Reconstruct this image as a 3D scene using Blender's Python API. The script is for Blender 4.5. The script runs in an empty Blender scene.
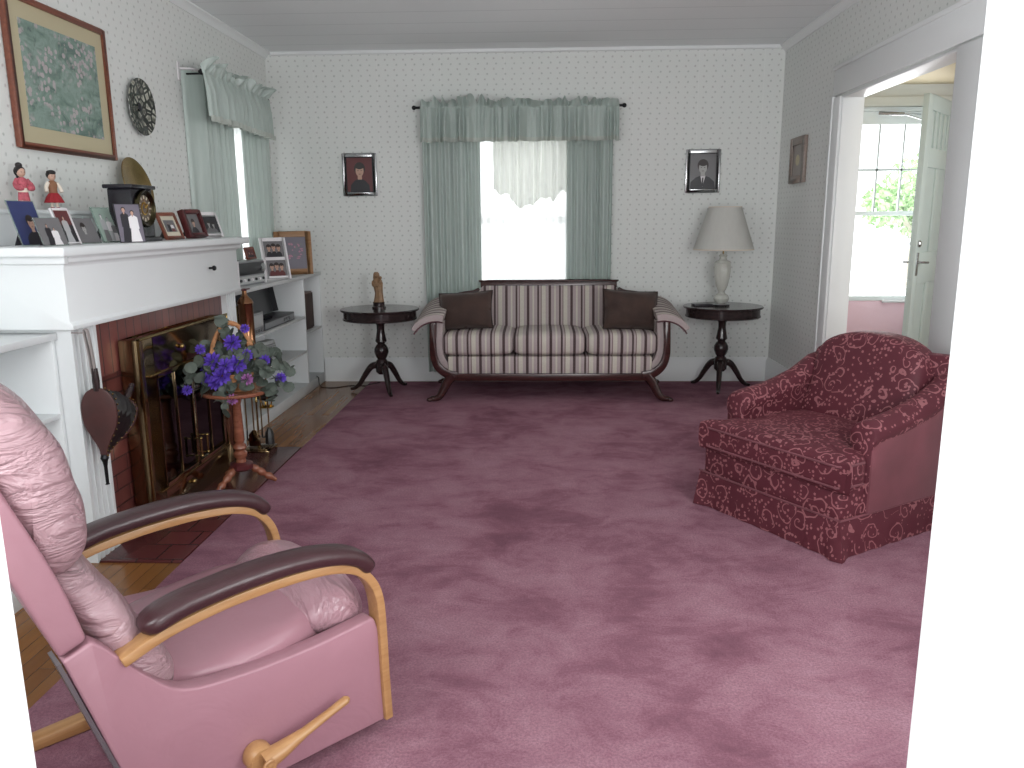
import bpy, bmesh, math, random
from mathutils import Vector, Matrix, noise
random.seed(7)
PI = math.pi
R = math.radians
C = bpy.context.scene.collection
SC = bpy.context.scene

# ------------------------------------------------------------------ camera
FOC, PITCH, YAW, ROLL, EYE = 791.488, 0.202567, 0.0338226, -0.0072717, 1.35
cp, sp, cy, sy = math.cos(PITCH), math.sin(PITCH), math.cos(YAW), math.sin(YAW)
fw = Vector((-sy*cp, cy*cp, -sp))
r0 = Vector((cy, sy, 0)); u0 = r0.cross(fw)
cr, sr = math.cos(ROLL), math.sin(ROLL)
rt = r0*cr + u0*sr; up = u0*cr - r0*sr
cd = bpy.data.cameras.new('camera'); cam = bpy.data.objects.new('camera', cd); C.objects.link(cam)
m = Matrix.Identity(4)
for i in range(3):
    m[i][0] = rt[i]; m[i][1] = up[i]; m[i][2] = -fw[i]
m[2][3] = EYE
cam.matrix_world = m
cd.sensor_width = 36.0; cd.lens = FOC/1024*36.0; cd.clip_start = 0.02; cd.clip_end = 200
SC.camera = cam

# ------------------------------------------------------------------ sky, lamps, exposure
w = bpy.data.worlds.new('world'); SC.world = w; w.use_nodes = True
bg = w.node_tree.nodes['Background']; bg.inputs[0].default_value = (0.93, 0.97, 1.0, 1); bg.inputs[1].default_value = 2.8

def lamp(name, kind, loc, rot, energy, color=(1, 1, 1), sx=1, sy=1, radius=0.05):
    d = bpy.data.lights.new(name, kind); d.energy = energy; d.color = color
    if kind == 'AREA':
        d.shape = 'RECTANGLE'; d.size = sx; d.size_y = sy
    else:
        d.shadow_soft_size = radius
    o = bpy.data.objects.new(name, d); o.location = loc; o.rotation_euler = rot; C.objects.link(o); return o
# added fill lamps at the windowless front wall (either side of the photographer's doorway)
lamp('front_right_fill', 'AREA', (1.20, 0.72, 1.55), (R(98), 0, 0), 78, (0.96, 0.99, 1.0), 1.0, 1.4)
lamp('front_left_fill', 'AREA', (-1.35, 0.72, 1.6), (R(100), 0, 0), 40, (0.96, 0.99, 1.0), 0.9, 1.3)
# daylight falling in at the back window, the side window and the front door
lamp('door_daylight', 'AREA', (2.95, 7.1, 1.4), (R(-90), 0, 0), 26, (1, 1, 1), 0.8, 1.6)
# added fill lamp at the hall's right wall, brightening the open front door
lamp('hall_fill', 'AREA', (4.22, 4.6, 1.6), (0, R(90), 0), 38, (0.98, 1.0, 1.0), 1.4, 1.2)
# the camera's flash, just right of the lens
lamp('camera_flash', 'POINT', (0.05, -0.02, 1.41), (0, 0, 0), 34, (1, 0.99, 0.98), radius=0.025)
vs = SC.view_settings
SC.display_settings.display_device = 'sRGB'
vs.view_transform = 'Standard'; vs.look = 'None'; vs.exposure = 0.0; vs.gamma = 1.0; vs.use_curve_mapping = False

# ------------------------------------------------------------------ materials
def S(r, g, b):
    f = lambda c: (c/255/12.92) if c/255 <= 0.04045 else ((c/255+0.055)/1.055)**2.4
    return (f(r), f(g), f(b), 1)

class NT:
    """small node-tree helper"""
    def __init__(s, name):
        s.m = bpy.data.materials.new(name); s.m.use_nodes = True
        s.t = s.m.node_tree; s.b = s.t.nodes['Principled BSDF']; s.out = s.t.nodes['Material Output']
    def n(s, typ, **k):
        x = s.t.nodes.new(typ)
        for a, v in k.items(): setattr(x, a, v)
        return x
    def l(s, a, b): s.t.links.new(a, b)
    def math(s, op, a, b=None, c=None):
        x = s.n('ShaderNodeMath', operation=op)
        for i, v in enumerate((a, b, c)):
            if v is None: continue
            if isinstance(v, (int, float)): x.inputs[i].default_value = v
            else: s.l(v, x.inputs[i])
        return x.outputs[0]
    def mix(s, fac, a, b):
        x = s.n('ShaderNodeMix', data_type='RGBA')
        for i, v in ((0, fac), (6, a), (7, b)):
            if isinstance(v, (int, float)): x.inputs[i].default_value = v
            elif isinstance(v, tuple): x.inputs[i].default_value = v
            else: s.l(v, x.inputs[i])
        return x.outputs[2]
    def ramp(s, fac, stops, interp='LINEAR'):
        x = s.n('ShaderNodeValToRGB'); x.color_ramp.interpolation = interp
        e = x.color_ramp.elements
        while len(e) < len(stops): e.new(0.5)
        for el, (p, c) in zip(e, stops):
            el.position = p; el.color = c if isinstance(c, tuple) else (c, c, c, 1)
        s.l(fac, x.inputs[0]); return x.outputs[0]
    def pos(s): return s.n('ShaderNodeNewGeometry').outputs['Position']
    def obj(s): return s.n('ShaderNodeTexCoord').outputs['Object']
    def xyz(s, v):
        x = s.n('ShaderNodeSeparateXYZ'); s.l(v, x.inputs[0]); return x.outputs
    def comb(s, a, b, c=0.0):
        x = s.n('ShaderNodeCombineXYZ')
        for i, v in enumerate((a, b, c)):
            if isinstance(v, (int, float)): x.inputs[i].default_value = v
            else: s.l(v, x.inputs[i])
        return x.outputs[0]
    def scale(s, v, sc):
        x = s.n('ShaderNodeMapping'); x.inputs['Scale'].default_value = sc; s.l(v, x.inputs[0]); return x.outputs[0]
    def noise(s, v, sc, det=3, rough=0.5, dist=0.0):
        x = s.n('ShaderNodeTexNoise'); x.inputs['Scale'].default_value = sc; x.inputs['Detail'].default_value = det
        x.inputs['Roughness'].default_value = rough; x.inputs['Distortion'].default_value = dist
        s.l(v, x.inputs['Vector']); return x.outputs[0]
    def voro(s, v, sc, feat='F1', rnd=1.0):
        x = s.n('ShaderNodeTexVoronoi', feature=feat); x.inputs['Scale'].default_value = sc
        x.inputs['Randomness'].default_value = rnd; s.l(v, x.inputs['Vector']); return x.outputs
    def bump(s, h, st=0.3, dist=0.01):
        x = s.n('ShaderNodeBump'); x.inputs['Strength'].default_value = st; x.inputs['Distance'].default_value = dist
        s.l(h, x.inputs['Height']); s.l(x.outputs[0], s.b.inputs['Normal'])
    def col(s, c):
        if isinstance(c, tuple): s.b.inputs['Base Color'].default_value = c
        else: s.l(c, s.b.inputs['Base Color'])
    def set(s, rough=0.5, metal=0.0, **k):
        s.b.inputs['Roughness'].default_value = rough; s.b.inputs['Metallic'].default_value = metal
        for a, v in k.items(): s.b.inputs[a.replace('_', ' ')].default_value = v
        return s

def plain(name, c, rough=0.5, metal=0.0, vary=0.0, vs=8.0, bump=0.0, bs=60.0, **k):
    t = NT(name); t.set(rough, metal, **k)
    if vary:
        n = t.noise(t.obj(), vs, 4)
        d = tuple(x*(1-vary) for x in c[:3])+(1,); l = tuple(min(1, x*(1+vary)) for x in c[:3])+(1,)
        t.col(t.mix(t.ramp(n, [(0.3, 0.0), (0.7, 1.0)]), d, l))
    else: t.col(c)
    if bump: t.bump(t.noise(t.obj(), bs, 3), bump, 0.004)
    return t.m

def mat_wallpaper():
    t = NT('wallpaper'); t.set(0.75)
    x, y, z = t.xyz(t.pos())[:3]
    u = t.math('ADD', x, y)
    A, B, rad = 0.0735, 0.080, 0.0100
    def lat(ou, ov):
        fu = t.math('SUBTRACT', t.math('FRACT', t.math('ADD', t.math('DIVIDE', u, A), ou)), 0.5)
        fv = t.math('SUBTRACT', t.math('FRACT', t.math('ADD', t.math('DIVIDE', z, B), ov)), 0.5)
        d = t.math('SQRT', t.math('ADD', t.math('POWER', t.math('MULTIPLY', fu, A), 2.0), t.math('POWER', t.math('MULTIPLY', fv, B), 2.0)))
        d = t.math('ADD', d, t.math('MULTIPLY', t.math('SUBTRACT', t.noise(t.pos(), 110, 2), 0.5), 0.014))
        return t.ramp(t.math('DIVIDE', d, rad), [(0.25, 0.62), (1.0, 0.0)])
    base = t.mix(t.noise(t.pos(), 1.2, 3), S(218, 222, 218), S(228, 228, 226))
    # faint vertical seams of the paper strips
    sm = t.math('LESS_THAN', t.math('ABSOLUTE', t.math('SUBTRACT', t.math('FRACT', t.math('DIVIDE', u, 0.52)), 0.5)), 0.004)
    base = t.mix(t.math('MULTIPLY', sm, 0.3), base, S(240, 240, 238))
    c1 = t.mix(lat(0.0, 0.0), base, S(158, 164, 159))
    c2 = t.mix(lat(0.27, 0.5), c1, S(168, 162, 161))
    t.col(c2); t.bump(t.noise(t.pos(), 90, 3), 0.05, 0.003)
    return t.m

def mat_ceiling():
    t = NT('painted_ceiling_board'); t.set(0.6)
    x, y, z = t.xyz(t.pos())[:3]
    g = t.math('LESS_THAN', t.math('FRACT', t.math('DIVIDE', y, 0.31)), 0.03)
    base = t.mix(t.noise(t.pos(), 0.8, 3), S(230, 233, 234), S(236, 238, 239))
    t.col(t.mix(t.math('MULTIPLY', g, 0.5), base, S(180, 184, 186)))
    t.bump(t.math('SUBTRACT', 1.0, g), 0.12, 0.003)
    return t.m

def mat_carpet():
    t = NT('rose_pile_carpet'); t.set(0.95); t.b.inputs['Specular IOR Level'].default_value = 0.02
    p = t.pos()
    big = t.noise(p, 1.6, 4, 0.62, 0.4)
    mid = t.noise(t.scale(p, (0.7, 1.0, 1.0)), 5.5, 8, 0.74, 0.5)
    fine = t.noise(p, 130, 3, 0.8)
    f = t.math('ADD', t.math('MULTIPLY', big, 0.5), t.math('MULTIPLY', mid, 0.5))
    c = t.ramp(f, [(0.36, S(118, 80, 92)), (0.45, S(141, 99, 112)), (0.51, S(157, 115, 128)), (0.56, S(165, 124, 136)), (0.66, S(175, 136, 148))])
    c = t.mix(t.math('MULTIPLY', t.ramp(fine, [(0.38, 0.0), (0.62, 1.0)]), 0.5), c, S(104, 68, 82))
    t.col(c)
    h = t.math('ADD', t.math('MULTIPLY', fine, 1.0), t.math('MULTIPLY', mid, 1.5))
    t.bump(h, 0.55, 0.012)
    t.b.inputs['Sheen Weight'].default_value = 0.06; t.b.inputs['Sheen Tint'].default_value = S(210, 150, 170)
    return t.m

def mat_floorwood():
    t = NT('varnished_wood_floor'); t.set(0.22)
    x, y, z = t.xyz(t.pos())[:3]
    br = t.n('ShaderNodeTexBrick'); t.l(t.comb(y, x), br.inputs['Vector'])
    br.inputs['Scale'].default_value = 1.0; br.inputs['Brick Width'].default_value = 1.1; br.inputs['Row Height'].default_value = 0.058
    br.inputs['Mortar Size'].default_value = 0.0012
    br.inputs['Color1'].default_value = S(150, 102, 56); br.inputs['Color2'].default_value = S(124, 82, 46); br.inputs['Mortar'].default_value = S(58, 36, 22)
    gr = t.noise(t.scale(t.pos(), (40, 3, 1)), 1.5, 4)
    t.col(t.mix(t.math('MULTIPLY', gr, 0.4), br.outputs[0], S(86, 52, 30)))
    return t.m

def mat_brick(name, soldier=False, plane='yz', c1=S(122, 68, 62), c2=S(102, 54, 52), mortar=S(58, 36, 36), bw=0.2, bh=0.07, rough=0.35):
    t = NT(name); t.set(rough)
    x, y, z = t.xyz(t.pos())[:3]
    a, b = (y, z) if plane == 'yz' else (x, y)
    if plane == 'yz': a = t.math('ADD', y, x)
    br = t.n('ShaderNodeTexBrick'); t.l(t.comb(b, a) if soldier else t.comb(a, b), br.inputs['Vector'])
    br.inputs['Scale'].default_value = 1.0; br.inputs['Brick Width'].default_value = bw; br.inputs['Row Height'].default_value = bh
    if soldier: br.offset = 0.0; br.inputs['Brick Width'].default_value = 0.24
    br.inputs['Mortar Size'].default_value = 0.004; br.inputs['Mortar Smooth'].default_value = 0.2
    br.inputs['Color1'].default_value = c1; br.inputs['Color2'].default_value = c2; br.inputs['Mortar'].default_value = mortar
    n = t.noise(t.pos(), 30, 4)
    t.col(t.mix(t.math('MULTIPLY', n, 0.35), br.outputs[0], S(70, 34, 32)))
    t.bump(t.math('SUBTRACT', 1.0, br.outputs[1]), 0.6, 0.006)
    return t.m

def mat_wood(name, c1, c2, rough=0.3, sc=(2, 30, 30)):
    t = NT(name); t.set(rough)
    n = t.noise(t.scale(t.obj(), sc), 2.0, 5, 0.6, 0.6)
    t.col(t.mix(t.ramp(n, [(0.3, 0.0), (0.7, 1.0)]), c1, c2))
    return t.m

def mat_leather(name, c, rough=0.36, st=0.35, sc=(5, 22, 5), s2=9):
    t = NT(name); t.set(rough)
    n = t.noise(t.obj(), 6, 4)
    d = tuple(x*0.88 for x in c[:3])+(1,)
    t.col(t.mix(n, d, c))
    cr_ = t.noise(t.scale(t.obj(), sc), 1.0, 4, 0.55, 1.2)
    fine = t.noise(t.obj(), 180, 2)
    ridge = t.math('ABSOLUTE', t.math('SUBTRACT', cr_, 0.5))
    h = t.math('ADD', t.math('MULTIPLY', t.ramp(ridge, [(0.0, 0.0), (0.12, 1.0)]), 1.0), t.math('MULTIPLY', fine, 0.06))
    t.bump(h, st, 0.012)
    return t.m

def mat_vine():
    """burgundy velvet woven with pink curling vines"""
    t = NT('burgundy_vine_velvet'); t.set(0.6); t.b.inputs['Specular IOR Level'].default_value = 0.25
    p = t.obj()
    wob = t.n('ShaderNodeTexNoise'); wob.inputs['Scale'].default_value = 9; t.l(p, wob.inputs['Vector'])
    v3 = t.n('ShaderNodeVectorMath', operation='MULTIPLY_ADD'); t.l(wob.outputs['Color'], v3.inputs[0])
    v3.inputs[1].default_value = (0.07, 0.07, 0.07); t.l(p, v3.inputs[2])
    SCV = 10.5
    vo = t.voro(v3.outputs[0], SCV); d = vo['Distance']
    dv = t.n('ShaderNodeVectorMath', operation='SUBTRACT'); t.l(v3.outputs[0], dv.inputs[0]); t.l(vo['Position'], dv.inputs[1])
    x, y, z = t.xyz(dv.outputs[0])[:3]
    ca, cb = t.math('ADD', x, t.math('MULTIPLY', y, 0.6)), t.math('ADD', z, t.math('MULTIPLY', y, 0.6))
    ang_ = t.math('DIVIDE', t.math('ARCTAN2', cb, ca), 2*PI)
    hand = t.math('SUBTRACT', t.math('MULTIPLY', t.math('GREATER_THAN', t.xyz(vo['Color'])[0], 0.5), 2.0), 1.0)
    sp_ = t.math('FRACT', t.math('ADD', t.math('ADD', t.math('MULTIPLY', d, 3.0), t.math('MULTIPLY', ang_, hand)), t.xyz(vo['Color'])[1]))
    lines = t.math('LESS_THAN', t.math('ABSOLUTE', t.math('SUBTRACT', sp_, 0.5)), 0.085)
    lines = t.math('MULTIPLY', lines, t.math('MULTIPLY', t.math('GREATER_THAN', d, 0.10), t.math('LESS_THAN', d, 0.56)))
    v2 = t.voro(p, 56)
    dots = t.math('MULTIPLY', t.math('LESS_THAN', v2['Distance'], 0.36), t.math('GREATER_THAN', t.xyz(v2['Color'])[0], 0.44))
    lines = t.math('MAXIMUM', lines, dots)
    nb = t.noise(p, 3.0, 4)
    base = t.mix(nb, S(70, 29, 38), S(92, 42, 51))
    t.col(t.mix(t.math('MULTIPLY', lines, 0.66), base, S(158, 104, 108)))
    t.b.inputs['Sheen Weight'].default_value = 0.12; t.b.inputs['Sheen Tint'].default_value = S(200, 120, 130)
    t.bump(lines, 0.25, 0.003)
    return t.m

def mat_stripes(name, axis='x', period=0.178, off=0.0):
    t = NT(name); t.set(0.8); t.b.inputs['Specular IOR Level'].default_value = 0.2
    o = t.xyz(t.obj()); a = o['xyz'.index(axis)]
    f = t.math('FRACT', t.math('ADD', t.math('DIVIDE', a, period), off))
    dk, md, cr_, mv = S(70, 52, 56), S(132, 114, 114), S(206, 200, 188), S(178, 164, 164)
    c = t.ramp(f, [(0.0, dk), (0.11, mv), (0.26, cr_), (0.33, mv), (0.48, dk), (0.56, mv), (0.64, md), (0.68, cr_), (0.86, mv)], 'CONSTANT')
    n = t.noise(t.obj(), 120, 2)
    t.col(t.mix(t.math('MULTIPLY', n, 0.35), c, S(120, 108, 104)))
    t.bump(n, 0.2, 0.003)
    return t.m

def mat_cloth(name, c, c2=None, transl=0.25, transp=0.0, rough=0.8, spec=0.15):
    t = NT(name); t.set(rough); t.b.inputs['Specular IOR Level'].default_value = spec
    n = t.noise(t.scale(t.obj(), (30, 30, 4)), 1.5, 3)
    colr = t.mix(n, c, c2 or c)
    t.col(colr)
    tr = t.n('ShaderNodeBsdfTranslucent'); t.l(colr, tr.inputs[0])
    mx = t.n('ShaderNodeMixShader'); mx.inputs[0].default_value = transl
    t.l(t.b.outputs[0], mx.inputs[1]); t.l(tr.outputs[0], mx.inputs[2])
    fin = mx.outputs[0]
    if transp:
        tp = t.n('ShaderNodeBsdfTransparent'); m2 = t.n('ShaderNodeMixShader'); m2.inputs[0].default_value = transp
        t.l(fin, m2.inputs[1]); t.l(tp.outputs[0], m2.inputs[2]); fin = m2.outputs[0]
    t.l(fin, t.out.inputs[0])
    return t.m

def mat_pane(name, tint=(1, 1, 1, 1), gl=0.06, rough=0.02):
    t = NT(name)
    tp = t.n('ShaderNodeBsdfTransparent'); tp.inputs[0].default_value = tint
    g = t.n('ShaderNodeBsdfGlossy'); g.inputs['Roughness'].default_value = rough
    mx = t.n('ShaderNodeMixShader'); mx.inputs[0].default_value = gl
    t.l(tp.outputs[0], mx.inputs[1]); t.l(g.outputs[0], mx.inputs[2]); t.l(mx.outputs[0], t.out.inputs[0])
    return t.m

def mat_print():
    """soft green botanical print with pale pink blossom"""
    t = NT('botanical_print'); t.set(0.25)
    p = t.obj()
    n = t.noise(t.scale(p, (3, 3, 5)), 2.2, 5, 0.6, 1.0)
    c = t.ramp(n, [(0.3, S(84, 104, 98)), (0.45, S(118, 140, 130)), (0.55, S(138, 158, 148)), (0.7, S(92, 112, 106))])
    v = t.voro(p, 36); bl = t.math('LESS_THAN', v['Distance'], 0.45)
    mk = t.ramp(t.noise(p, 5.5, 3, 0.6), [(0.45, 0.0), (0.52, 1.0)])
    c = t.mix(t.math('MULTIPLY', t.math('MULTIPLY', bl, mk), 0.85), c, S(184, 172, 174))
    dk = t.ramp(t.noise(t.scale(p, (8, 8, 3)), 2.5, 4, 0.7, 2.0), [(0.58, 0.0), (0.66, 1.0)])
    t.col(t.mix(t.math('MULTIPLY', dk, 0.55), c, S(66, 74, 76)))
    return t.m

def mat_plate():
    t = NT('floral_plate_glaze'); t.set(0.2)
    p = t.obj()
    v = t.voro(p, 26, 'DISTANCE_TO_EDGE')['Distance']
    c = t.ramp(v, [(0.0, S(36, 40, 38)), (0.14, S(70, 74, 68)), (0.22, S(190, 188, 176)), (0.4, S(150, 150, 136))])
    n = t.noise(p, 22, 3)
    t.col(t.mix(t.ramp(n, [(0.45, 0.0), (0.6, 0.8)]), c, S(60, 62, 58)))
    return t.m

WHITE = plain('white_paint', S(222, 225, 226), 0.38, vary=0.02, vs=2)
TRIMW = plain('white_trim_paint', S(230, 232, 232), 0.4)
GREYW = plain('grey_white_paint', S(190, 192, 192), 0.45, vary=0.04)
PAPER = mat_wallpaper(); CEIL = mat_ceiling(); CARPET = mat_carpet(); FLOORW = mat_floorwood()
BRICK = mat_brick('fireplace_brick'); SOLDIER = mat_brick('fireplace_soldier_brick', True)
HEARTH = mat_brick('hearth_tile', False, 'xy', S(92, 46, 46), S(74, 36, 38), S(40, 24, 26), 0.15, 0.15, 0.22)
MAHOG = mat_wood('dark_mahogany', S(44, 24, 24), S(70, 36, 34), 0.25)
EBONY = mat_wood('dark_table_wood', S(36, 28, 29), S(54, 40, 40), 0.16)
MAPLE = mat_wood('turned_maple', S(112, 62, 46), S(146, 92, 70), 0.25)
OAK = mat_wood('honey_oak', S(160, 116, 74), S(180, 138, 94), 0.35)
PINK = mat_leather('mauve_leather', S(166, 122, 133), 0.38, 0.06, (4, 4, 4))
PINKW = mat_leather('wrinkled_mauve_leather', S(172, 140, 146), 0.30, 0.5, (6, 3.0, 16))
BURG = mat_leather('burgundy_leather', S(62, 36, 40), 0.34, 0.06, (6, 6, 6))
VINE = mat_vine()
VELV = plain('plain_burgundy_velvet', S(104, 54, 62), 0.7, vary=0.18, vs=5, bump=0.15, bs=120, Sheen_Weight=0.1)
STRX = mat_stripes('striped_sofa_fabric', 'x'); STRY = mat_stripes('striped_arm_fabric', 'y', 0.178, 0.76)
BROWN = plain('brown_chenille', S(62, 44, 38), 0.85, vary=0.3, vs=9, bump=0.3, bs=90, Sheen_Weight=0.2)
WEATH = mat_wood('weathered_frame_wood', S(124, 110, 102), S(146, 132, 122), 0.4); PTAUPE = plain('print_taupe', S(140, 130, 124), 0.35)
STEEL = plain('grey_steel_strip', S(120, 116, 120), 0.35, 0.6)
WELT = plain('maroon_welt', S(84, 50, 56), 0.8)
DRAPE = mat_cloth('sage_drape_cloth', S(168, 181, 175), S(186, 197, 191), 0.10, 0.0, 0.36, 0.6)
LACE = mat_cloth('pale_drape_border', S(196, 200, 192), S(184, 190, 184), 0.3)
SHEER = mat_cloth('white_sheer', S(246, 246, 243), S(240, 241, 238), 0.8, 0.16)
SHEER2 = mat_cloth('white_sheer_tier', S(228, 230, 222), S(204, 206, 198), 0.36, 0.16)
PANE = mat_pane('clear_pane'); SMOKE = mat_pane('smoked_glass', (0.12, 0.12, 0.13, 1), 0.12, 0.05)
DUST = mat_pane('smoked_lid', (0.16, 0.16, 0.17, 1), 0.16, 0.08)
CLEAR = mat_pane('clear_acrylic', (0.9, 0.95, 0.93, 1), 0.12, 0.05)
BRASS = plain('antique_brass', S(156, 132, 86), 0.24, 1.0, vary=0.2, vs=14)
DBRASS = plain('dark_brass', S(150, 128, 98), 0.12, 1.0, vary=0.12, vs=6)
GOLD = plain('polished_gold', S(190, 150, 70), 0.2, 1.0)
COPPER = plain('polished_copper', S(150, 108, 80), 0.22, 1.0, vary=0.15, vs=12)
SILVER = plain('silver_metal', S(180, 180, 182), 0.25, 1.0)
IRON = plain('dark_iron', S(40, 40, 42), 0.4, 0.8)
BLACK = plain('black_lacquer', S(24, 22, 30), 0.25)
DKBEZ = plain('dark_bezel', S(70, 64, 46), 0.25, 1.0, vary=0.3, vs=40)
BROWNDIAL = plain('brown_dial', S(92, 76, 60), 0.35)
BLEATHER = plain('black_leather', S(22, 18, 18), 0.4, bump=0.3, bs=60)
BRLEATHER = plain('brown_leather', S(72, 42, 40), 0.4, vary=0.2, vs=14, bump=0.2, bs=40)
SOOT = plain('sooty_firebrick', S(24, 22, 22), 0.9, vary=0.3)
GREYP = plain('grey_plastic', S(128, 130, 132), 0.45); LGREY = plain('light_grey_plastic', S(168, 170, 170), 0.5)
DGREY = plain('charcoal_plastic', S(40, 41, 44), 0.4)
WALNUT = mat_wood('walnut', S(78, 50, 40), S(98, 64, 50), 0.4); PINE = mat_wood('light_wood_frame', S(140, 100, 66), S(162, 122, 84), 0.45)
REDWOOD = mat_wood('red_wood_frame', S(110, 58, 44), S(136, 78, 58), 0.35); CHERRY = mat_wood('cherry_frame', S(70, 28, 32), S(92, 40, 40), 0.3)
PICW = mat_wood('picture_frame_wood', S(104, 58, 46), S(128, 76, 58), 0.35)
SKIN = plain('print_skin', S(186, 150, 132), 0.35); SKING = plain('print_grey_skin', S(168, 166, 164), 0.35)
HAIR = plain('black_hair', S(24, 20, 20), 0.5); BHAIR = plain('print_dark_hair', S(44, 34, 32), 0.4)
PW = plain('print_white', S(222, 218, 220), 0.35); PBLUE = plain('print_blue', S(50, 58, 104), 0.35); PGREY = plain('print_grey', S(112, 110, 112), 0.35)
PDARK = plain('print_dark', S(38, 36, 42), 0.35); PMAR = plain('print_maroon', S(96, 44, 46), 0.35); PPINK = plain('print_pink', S(170, 116, 136), 0.35)
PLG = plain('print_light_grey', S(176, 176, 178), 0.35); PSAGE = plain('print_sage', S(150, 168, 158), 0.35); PLAV = plain('print_lavender', S(108, 102, 114), 0.35)
MATB = plain('cream_mount', S(186, 176, 146), 0.6); PMAT = plain('ivory_mount', S(206, 198, 180), 0.6)
RED = plain('red_cloth', S(150, 30, 40), 0.7); KIM = plain('rose_kimono_cloth', S(176, 84, 96), 0.7, vary=0.35, vs=60); TAN = plain('tan_vest_cloth', S(134, 92, 66), 0.7)
CREAMC = plain('cream_cloth', S(226, 214, 200), 0.7)
SHADEM = mat_cloth('lamp_shade_cloth', S(222, 221, 216), S(212, 211, 206), 0.3)
CRYS = plain('cut_crystal', S(222, 222, 214), 0.08, 0.0, Transmission_Weight=0.4, IOR=1.5, bump=1.0, bs=70)
CLAY = plain('carved_wood_figure', S(134, 104, 76), 0.5, vary=0.25, vs=30, bump=0.3, bs=80)
WICK = plain('wicker', S(176, 124, 84), 0.6, vary=0.3, vs=60, bump=0.6, bs=120)
LEAF = plain('eucalyptus_leaf', S(80, 88, 80), 0.65, vary=0.3, vs=20); PURP = plain('purple_petal', S(92, 62, 176), 0.6, vary=0.35, vs=50); MAG = plain('mauve_petal', S(150, 92, 150), 0.6)
DOORG = plain('painted_door', S(196, 208, 206), 0.4); PINKP = plain('pink_door_panel', S(244, 204, 215), 0.4)
HALLW = plain('hall_paint', S(206, 206, 202), 0.7); HALLC = plain('hall_ceiling_paint', S(206, 192, 164), 0.7)
GREENL = plain('sunlit_leaf', S(176, 206, 150), 0.6, vary=0.2, vs=2); BARK = plain('bark', S(186, 176, 160), 0.9)
STRAP = plain('grey_strap', S(150, 142, 140), 0.6)

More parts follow.
